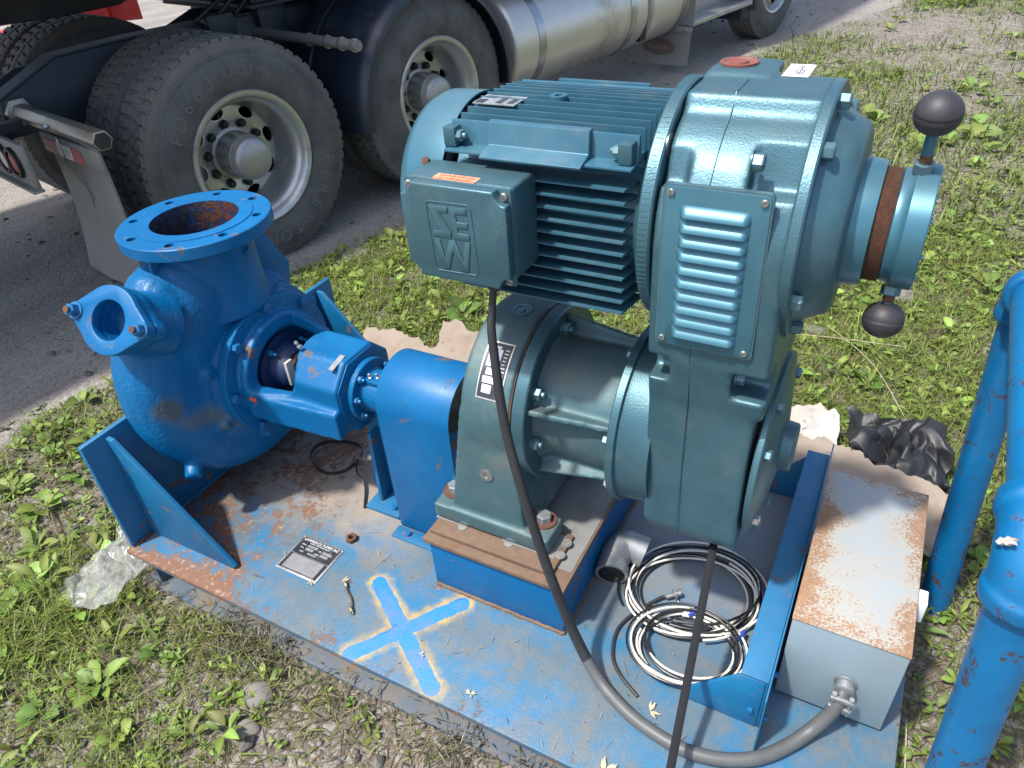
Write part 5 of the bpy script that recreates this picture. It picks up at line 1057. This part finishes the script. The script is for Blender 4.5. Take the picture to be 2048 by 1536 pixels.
# ---------------------------------------------------------------- vegetation
R3 = np.random.default_rng(5)
def in_skid(x, y, m=.0): return (x > -.03 - m) & (x < 1.965 + m) & (y > -.03 - m) & (y < 1.02 + m)
def lush(x, y):      # 0 bare .. 1 lush
    v = .58 + .26 * wav(x * .55 + 3, y * .55) + .16 * wav(x * 1.5, y * 1.5 + 5)
    v = v + .35 * np.clip((-.05 - x) / .5, 0, 1) * np.clip((.6 - y) / .8, 0, 1)          # thick patch at lower left
    v = v - .45 * np.exp(-(((x - .75) / .45) ** 2 + ((y + .2) / .18) ** 2))                 # bare strip of clippings in front of the skid
    v = v + .35 * np.exp(-(((y - 1.5) / .35) ** 2)) * (x > -.6)                              # thick behind the skid
    v = v - .22 * np.exp(-(((y - 3.1) / .7) ** 2)) * (x > 1.0)
    v = v - .25 * np.clip(x - .9, 0, 1) * np.exp(-(((y - 1.9) / .5) ** 2))
    v = v + .45 * np.clip((y - 3.6) / 1.0, 0, 1) * np.clip((x - .8) / .8, 0, 1)
    v = v + .25 * np.exp(-(((road_b(x, y) - road_edge(x, y) - .35) / .3) ** 2)) * (y > 2)
    v = v - .16 * np.clip((x - .8) / .6, 0, 1) * np.clip((y - 1.0) / .5, 0, 1) * np.clip((6 - y) / 2, 0, 1)
    return np.clip(v, 0, 1)
def sample(n, far=False):
    if not far: x = R3.uniform(-1.7, 3.6, n); y = R3.uniform(-.95, 3.3, n)
    else: x = R3.uniform(-1.2, 7.5, n); y = R3.uniform(3.2, 13, n)
    k = ~in_skid(x, y) & (road_b(x, y) > road_edge(x, y) - .04 + .05 * R3.normal(size=n)); return x[k], y[k]
def ribbons(name, x, y, h, w, lean, cols, seg=3, flat=0.0, mat='foliage'):
    n = len(x); az = R3.uniform(0, 2 * np.pi, n); d = np.stack([np.cos(az), np.sin(az)], -1); p = np.stack([-d[:, 1], d[:, 0]], -1)
    z0 = gh(x, y); V = np.zeros((n, 2 * seg + 1, 3))
    for s in range(seg + 1):
        t = s / seg; hor = lean * h * t ** 1.6; ver = h * t * (1 - .45 * np.minimum(lean, 1.6) * t) * (1 - flat) + .004 * flat
        cx = x + d[:, 0] * hor; cy = y + d[:, 1] * hor; cz = z0 - .003 + ver
        ww = w * (1 - t ** 1.5) * (.55 + .9 * min(1, t * 3)) * .5
        if s < seg:
            for q, sg in ((0, -1), (1, 1)): V[:, 2 * s + q] = np.stack([cx + sg * p[:, 0] * ww, cy + sg * p[:, 1] * ww, cz], -1)
        else: V[:, 2 * seg] = np.stack([cx, cy, cz], -1)
    F = [(2 * s, 2 * s + 1, 2 * s + 3, 2 * s + 2) for s in range(seg - 1)]; k = 2 * seg + 1
    base = np.arange(n)[:, None] * k; quads = np.concatenate([base + np.array([f]) for f in F], 0) if F else np.zeros((0, 4), int); tris = base + np.array([[2 * seg - 2, 2 * seg - 1, 2 * seg]])
    return build(name, V.reshape(-1, 3), quads, tris, np.repeat(cols, k, 0), mat)
def build(name, V, quads, tris, C, mat):
    me = bpy.data.meshes.new(name); nq, nt = len(quads), len(tris)
    me.vertices.add(len(V)); me.vertices.foreach_set('co', np.asarray(V, np.float32).ravel())
    loops = np.concatenate([quads.ravel(), tris.ravel()]).astype(np.int32); me.loops.add(len(loops)); me.loops.foreach_set('vertex_index', loops)
    st = np.concatenate([np.arange(nq) * 4, nq * 4 + np.arange(nt) * 3]).astype(np.int32); me.polygons.add(nq + nt); me.polygons.foreach_set('loop_start', st)
    me.update(calc_edges=True); me.validate()
    ca = me.color_attributes.new('Col', 'FLOAT_COLOR', 'POINT'); ca.data.foreach_set('color', np.concatenate([C, np.ones((len(C), 1))], 1).astype(np.float32).ravel())
    me.polygons.foreach_set('use_smooth', np.ones(nq + nt, bool)); o = bpy.data.objects.new(name, me); place(o); me.materials.append(MAT[mat]); return o
def tint(n, base, var=.3, yel=.25):
    b = np.array(base)[None] * (1 + var * R3.normal(size=(n, 1)) * .8).clip(.35, 1.9); y = R3.random((n, 1)) * yel; return (b * (1 - y) + np.array([[.26, .23, .05]]) * y).clip(.005, .9)
# green grass, near and far
x, y = sample(220000); L = lush(x, y); k = R3.random(len(x)) < .10 + .8 * L ** 2.2; x, y, L = x[k], y[k], L[k]; n = len(x)
xa, ya = R3.uniform(-1.5, 1.2, 60000), R3.uniform(-.9, 1.0, 60000); ka = ~in_skid(xa, ya) & (road_b(xa, ya) > road_edge(xa, ya)) & (R3.random(60000) < .10 + .8 * lush(xa, ya) ** 2.2); x = np.concatenate([x, xa[ka]]); y = np.concatenate([y, ya[ka]]); L = lush(x, y); n = len(x)
g1 = ribbons('grass', x, y, R3.gamma(3.2, .0135, n) * (.5 + .8 * L), R3.uniform(.0014, .0040, n), R3.uniform(.2, 1.7, n), tint(n, (.175, .245, .045), .4, .45)); tag(g1, 'short patchy green grass growing round the skid', 'grass', kind='stuff')
x, y = sample(130000, True); L = lush(x, y); k = R3.random(len(x)) < .10 + .9 * L ** 1.4; x, y, L = x[k], y[k], L[k]; n = len(x)
g2 = ribbons('grass', x, y, R3.gamma(5, .013, n) * (.6 + .8 * L), R3.uniform(.005, .011, n), R3.uniform(.2, 1.3, n), tint(n, (.155, .225, .05), .35, .4), 2); tag(g2, 'distant tufts of grass along the gravel road', 'grass', kind='stuff')
# dry clippings lying flat
x, y = sample(130000); L = lush(x, y); k = R3.random(len(x)) < .85 - .45 * L; x, y = x[k], y[k]; n = len(x)
base = np.where(R3.random((n, 1)) < .5, np.array([[.27, .215, .125]]), np.array([[.12, .095, .055]])) * (1 + .35 * R3.normal(size=(n, 1))).clip(.4, 1.7)
g3 = ribbons('dry_clippings', x, y, R3.gamma(2.6, .0095, n), R3.uniform(.0015, .005, n), R3.uniform(1.0, 1.9, n), base, 2, .8); tag(g3, 'dry brown grass clippings scattered over the soil', 'clippings', kind='stuff')
x, y = sample(5000); k = R3.random(len(x)) < .25 + .5 * lush(x, y); x, y = x[k], y[k]; n = len(x)
g5 = ribbons('dry_stems', x, y, R3.gamma(4, .026, n), R3.uniform(.0012, .0024, n), R3.uniform(.2, 1.8, n), np.where(R3.random((n, 1)) < .6, np.array([[.26, .20, .11]]), np.array([[.16, .09, .05]])) * (1 + .3 * R3.normal(size=(n, 1))).clip(.4, 1.6)); tag(g5, 'thin dry stems standing among the grass and weeds', 'stems', kind='stuff')
# heap of clippings on the channel ledge
n = 20000; x = R3.uniform(.05, 1.95, n); y = R3.normal(-.06, .04, n).clip(-.2, .03); k = R3.random(n) < np.clip(.5 + .35 * wav(x * 2.2, y * .3) + .3 * (x - .9), .05, 1); x, y = x[k], y[k]; n = len(x)
gp = ribbons('dry_clippings', x, y, R3.gamma(2.4, .007, n), R3.uniform(.0015, .005, n), R3.uniform(.6, 1.8, n), np.where(R3.random((n, 1)) < .6, np.array([[.075, .075, .035]]), np.array([[.19, .165, .10]])) * (1 + .35 * R3.normal(size=(n, 1))).clip(.4, 1.7), 2, .3)
cnt = len(gp.data.vertices); co = np.zeros(cnt * 3, np.float32); gp.data.vertices.foreach_get('co', co); co = co.reshape(-1, 3); co[:, 2] += np.clip((co[:, 1] + .10) / .10, 0, 1) * .02 + R3.random(cnt // 5).repeat(5)[:cnt] * .035 * np.clip((co[:, 1] + .16) / .1, 0, 1); gp.data.vertices.foreach_set('co', co.ravel()); gp.data.update()
tag(gp, 'matted dry clippings heaped against the front channel of the skid', 'clippings', kind='stuff')
# broad leaves in rosettes
def leaves(name, cx, cy, size, nl, up_, base, lbl, var=.3, yel=.3, asp=.55, z0=None, az0=None):
    nl = np.asarray(nl).astype(int); idx = np.repeat(np.arange(len(cx)), nl); m = len(idx); j = np.concatenate([np.arange(k) for k in nl])
    a0 = R3.uniform(0, 6.28, len(cx)) if az0 is None else np.array([az0]); az = a0[idx] + j * 2.4 + R3.normal(size=m) * .3; Ls = size[idx] * R3.uniform(.6, 1.15, m); el = up_[idx] * R3.uniform(.5, 1.4, m)
    dx, dy = np.cos(az), np.sin(az); px, py = -dy, dx; roll = R3.normal(size=m) * .35; st = size[idx] * R3.uniform(.1, .4, m); zb = gh(cx, cy)[idx] + R3.uniform(0, .015, m)
    asp = asp * np.exp(R3.normal(size=len(cx)) * .38)[idx].clip(.35, 1.7) * R3.uniform(.8, 1.15, m); bend = R3.normal(size=m) * .25
    prof = [(0, .10), (.18, .26), (.42, .5), (.68, .44), (.88, .22), (1.0, 0)]; V = np.zeros((m, 16, 3))
    for s, (t, w) in enumerate(prof):
        hor = st + Ls * t * np.cos(el * (1 - .6 * t)); ver = st * .8 * np.sin(el) + Ls * np.sin(el) * (t - .45 * t * t); ww = w * Ls * asp; sw = bend * Ls * t * t
        bx = cx[idx] + dx * hor + px * sw; by = cy[idx] + dy * hor + py * sw; bz = zb + ver
        if w > 0:
            V[:, 3 * s] = np.stack([bx - px * ww, by - py * ww, bz + (.35 - roll) * ww], -1); V[:, 3 * s + 1] = np.stack([bx, by, bz], -1); V[:, 3 * s + 2] = np.stack([bx + px * ww, by + py * ww, bz + (.35 + roll) * ww], -1)
        else: V[:, 15] = np.stack([bx, by, bz], -1)
    B = np.arange(m)[:, None, None] * 16; q = np.array([[3 * s + k, 3 * s + k + 1, 3 * s + k + 4, 3 * s + k + 3] for s in range(4) for k in (0, 1)]); t3 = np.array([[12, 13, 15], [13, 14, 15]])
    C = np.array(base)[None] * (1 + var * R3.normal(size=(m, 1))).clip(.4, 2); yy = R3.random((m, 1)) * yel; C = C * (1 - yy) + np.array([[.30, .26, .05]]) * yy
    rib = np.ones((16, 1)); rib[1::3] = 1.35
    return build(name, V.reshape(-1, 3), (B + q[None]).reshape(-1, 4), (B + t3[None]).reshape(-1, 3), (C[:, None] * rib[None]).reshape(-1, 3), 'foliage')
def spots(n, thr=.3, far=False):
    x, y = sample(n, far); L = lush(x, y); k = R3.random(len(x)) < np.clip((L - thr) / (1 - thr), .04, 1); return x[k], y[k]
x, y = spots(15000, .05); n = len(x); o = leaves('weeds', x, y, (R3.gamma(3, .0066, n) + .006) * (1 + .1 * np.clip(-x / .4, 0, 1)), R3.integers(3, 8, n), R3.uniform(.3, 1.1, n), (.155, .265, .048), None, .38, .4, R3.uniform(.3, .55)); tag(o, 'low broad leaved weeds spread through the grass', 'weeds', kind='stuff')
x, y = spots(8000, .1); n = len(x); o = leaves('clover', x, y, R3.uniform(.008, .016, n), R3.integers(3, 6, n), R3.uniform(.3, .9, n), (.13, .255, .05), None, .3, .3, .9); tag(o, 'small round leaved clover among the weeds', 'clover', kind='stuff')
x, y = spots(5000, .2, True); n = len(x); o = leaves('weeds', x, y, R3.gamma(6, .007, n) + .015, R3.integers(3, 6, n), R3.uniform(.4, 1.1, n), (.145, .24, .055), None, .3, .4); tag(o, 'distant leafy weeds beside the gravel road', 'weeds', kind='stuff')
x, y = sample(2600); k = (x > 1.2) & (y > 1.2); x, y = x[k], y[k]; n = len(x)
o = leaves('red_weeds', x, y, R3.uniform(.012, .03, n), R3.integers(3, 6, n), R3.uniform(.6, 1.3, n), (.15, .075, .04), None, .3, .2, .35); tag(o, 'reddish brown weed leaves in the gravelly grass', 'weeds', kind='stuff')
# single plants that stand out
def plant(x, y, size, n, up_, label, base=(.12, .23, .04), asp=.55, yel=.15):
    t_ = thing('broadleaf_plant', label, 'plant', (x, y, float(gh(x, y))), 'broad leaved plants in the grass'); a_ = R3.uniform(0, 6)
    for k in range(n): place(leaves('leaf', np.array([x]), np.array([y]), np.array([size * .72]), np.array([1]), np.array([up_]), base, None, .15, yel, asp, None, a_ + 2.4 * k), t_)
    return t_
PL = [(-.28, -.22, .085, 8, .5, 'large plantain rosette in the weeds left of the clear plastic bag'), (.16, -.30, .075, 7, .6, 'pale green broad leaved plant in front of the clear plastic bag'),
      (.23, -.16, .07, 6, .9, 'upright broad leaved plant under the front corner of the skid'), (-.62, .22, .085, 8, .5, 'plantain rosette in the grass left of the blue end plate'), (-.5, .62, .08, 8, .6, 'leafy plant at the road edge left of the pump'),
      (.12, 1.62, .11, 9, .9, 'tall pointed leaf plant behind the torn cardboard sheet'), (1.02, 1.75, .10, 8, .8, 'broad leaved plant behind the reducer'), (1.22, 1.55, .09, 7, .7, 'broad leaved plant close behind the belt housing'),
      (2.14, 1.02, .09, 7, .8, 'leafy plant behind the far pipe post'), (2.10, .45, .075, 8, .5, 'low broad leaved plant right of the cabinet'), (1.75, 1.75, .09, 7, .8, 'leafy plant in the grass behind the black plastic bag'), (2.02, .25, .06, 7, .4, 'low plant between the skid edge and the near pipe post'),
      (.10, -.42, .07, 6, .7, 'broad leaved plant at the bottom edge of the picture left of the bare soil'), (2.5, 2.6, .1, 8, .8, 'leafy plant in the grass right of the lower ball knob')]
for p in PL: plant(*p)
# gravel and stones
ico = MB().sphere((0, 0, 0), 1, n=5, m=3)
def pebbles(name, x, y, s, col_lo, col_hi, lbl, kind='stuff'):
    bv = np.array(ico.v); nf4 = np.array([f for f in ico.f if len(f) == 4]); n = len(x); V = []; 
    J = 1 + .22 * R3.normal(size=(n, len(bv), 1)); sc = np.stack([s * R3.uniform(.7, 1.3, n), s * R3.uniform(.7, 1.3, n), s * R3.uniform(.4, .8, n)], -1)[:, None]
    V = bv[None] * J * sc + np.stack([x, y, gh(x, y) + s * .2], -1)[:, None]; base = np.arange(n)[:, None, None] * len(bv)
    Q = (base + nf4[None]).reshape(-1, 4); C = (np.array(col_lo)[None] + (np.array(col_hi) - np.array(col_lo))[None] * R3.random((n, 1))).repeat(len(bv), 0)
    o = build(name, V.reshape(-1, 3), Q, np.zeros((0, 3), int), C, 'pebble'); return tag(o, lbl, 'gravel', kind=kind)
t = NT('pebble'); a = t.n('ShaderNodeVertexColor', layer_name='Col').outputs[0]; c = t.mix(t.noise(90, 4), t.mix(.5, a, (0.02, .02, .02)), a); MAT['pebble'] = t.fin(c, .92, 0, t.bump(t.noise(200, 3), .3, .002))
x, y = sample(9000); L = lush(x, y); k = R3.random(len(x)) < .9 - .7 * L; x, y = x[k], y[k]; n = len(x); pebbles('gravel', x, y, R3.gamma(2.2, .0024, n) + .002, (.10, .09, .075), (.24, .225, .20), 'small stones scattered in the soil')
n = 9000; a_ = R3.uniform(-2.5, 9, n); b_ = R3.uniform(-2.6, .75, n); x = TO.x + TF.x * a_ + TS.x * b_; y = TO.y + TF.y * a_ + TS.y * b_; k = b_ < road_edge(x, y); x, y = x[k], y[k]; n = len(x)
pebbles('gravel', x, y, R3.gamma(2.2, .0032, n) + .003, (.12, .112, .10), (.30, .29, .27), 'loose gravel on the road')
def stone(x, y, r, label):
    q = np.random.default_rng(int(abs(x * 1000)) + 7); b = MB().sphere((0, 0, 0), 1, n=18, m=12); K = [(q.normal(size=3) * 1.8, q.uniform(0, 6.28)) for _ in range(6)]
    vs = [tuple(np.array(v) * (1 + .10 * sum(math.sin(np.dot(k, v) + p) for k, p in K) / 2) * np.array([r * 1.2, r, r * .55]) + np.array([x, y, float(gh(x, y)) + r * .2])) for v in b.v]
    o = mk('stone', MB().add(vs, b.f), 'stone', ang=70); return tag(o, label, 'stone', 'stones near the skid')
for p in ((.56, -.135, .034, 'round grey stone half buried in clippings before the skid edge'), (.60, -.215, .026, 'smaller flat stone nearer the camera than the round grey stone'), (.47, -.09, .022, 'small stone beside the front channel of the skid'), (1.52, 2.08, .04, 'pale stone in the grass right of the lower disc'), (1.80, 2.5, .05, 'pale stone in the grass under the lower ball knob'), (2.45, 3.3, .05, 'grey stone among the weeds far right')): stone(*p)
# stalks of dead grass lying about
def stalk(pts, r, mat, label): o = mk('dead_stalk', MB().tube(spline(pts, 6), r, 6), mat); return tag(o, label, 'stalk')
def G(x, y, h=.01): return (x, y, float(gh(x, y)) + h)
stalk([G(1.28, 1.9, .05), G(1.55, 1.93, .07), G(1.85, 2.02, .05)], .0014, 'dry_leaf', 'long straw coloured stalk lying in the weeds right of the belt housing')
stalk([G(1.55, 2.1, .04), G(1.75, 1.85, .05), G(1.9, 1.55, .03)], .0013, 'dry_leaf', 'pale stalk slanting through the grass behind the black bag')
stalk([G(-.75, .55, .03), G(-.62, .30, .04), G(-.66, .12, .03), G(-.40, -.02, .02)], .0035, 'twig', 'long brown vine stem curving through the weeds at the left')
stalk([G(1.985, .47, .02), G(1.99, .30, .03), G(1.985, .05, .02)], .0018, 'dry_leaf', 'thin pale stalk lying between skid and near pipe post')
# litter on the deck
tw = thing('twig', 'short dry brown twig with shrivelled leaves on the blue deck', 'twig', (.68, .13, 0))
mk('stem', MB().tube(spline([(.635, .165, .006), (.665, .135, .009), (.69, .12, .007), (.72, .085, .006)], 6), .003, 6), 'twig', tw)
for k in range(9): u = random.random(); mk('dry_leaf', MB().add([(-.010, 0, 0), (0, -.004, .002), (.012, 0, .001), (0, .004, .003)], [(0, 1, 2), (0, 2, 3)], axis((.635 + .085 * u, .165 - .08 * u, .011), (random.uniform(-1, 1), random.uniform(-1, 1), 1)) @ Matrix.Rotation(random.uniform(0, 6), 4, 'Z')), 'twig' if k % 2 else 'dry_leaf', tw, cleanup=False)
for (x, y, nn_, s_, lb_) in ((1.435, -.002, 9, .03, 'pale dried leaf cluster on the deck near the front edge'), (.555, .118, 8, .012, 'small dried flower head at the corner of the data plate'), (1.10, .03, 6, .014, 'dried leaf scrap on the deck right of the blue cross'), (.945, .065, 5, .010, 'tiny dried bud on the deck beside the blue cross'), (1.475, .165, 5, .022, 'dried leaf sliver on the deck beside the conduit bend')):
    dl_ = thing('dried_leaf', lb_, 'leaf', (x, y, 0))
    for k in range(nn_):
        a = random.uniform(0, 6.28); mk('leaf_blade', MB().add([(0, 0, 0), (s_ * .5, -s_ * .16, s_ * .1), (s_ * random.uniform(.8, 1.2), 0, s_ * .3), (s_ * .5, s_ * .16, s_ * .12)], [(0, 1, 2), (0, 2, 3)], Matrix.Translation((x, y, .003)) @ Matrix.Rotation(a, 4, 'Z')), 'dry_leaf', dl_, cleanup=False)
n = 260; x = R3.uniform(.02, 1.93, n); y = R3.uniform(-.01, .98, n); k = ~((x > .84) & (x < 1.25) & (y > .24)) & (x < 1.62); x, y = x[k], y[k]; n = len(x)
dg_ = ribbons('deck_straw', x, y, R3.gamma(2.2, .007, n), R3.uniform(.0009, .0022, n), R3.uniform(1.2, 1.9, n), np.array([[.38, .35, .26]]) * (1 + .3 * R3.normal(size=(n, 1))).clip(.4, 1.5), 2, .9)
co = np.zeros(len(dg_.data.vertices) * 3, np.float32); dg_.data.vertices.foreach_get('co', co); co = co.reshape(-1, 3); zz = gh(x, y).repeat(5); co[:, 2] += -zz + .0055; dg_.data.vertices.foreach_set('co', co.ravel()); dg_.data.update(); tag(dg_, 'pale straw bits scattered on the deck', 'straw', kind='stuff')
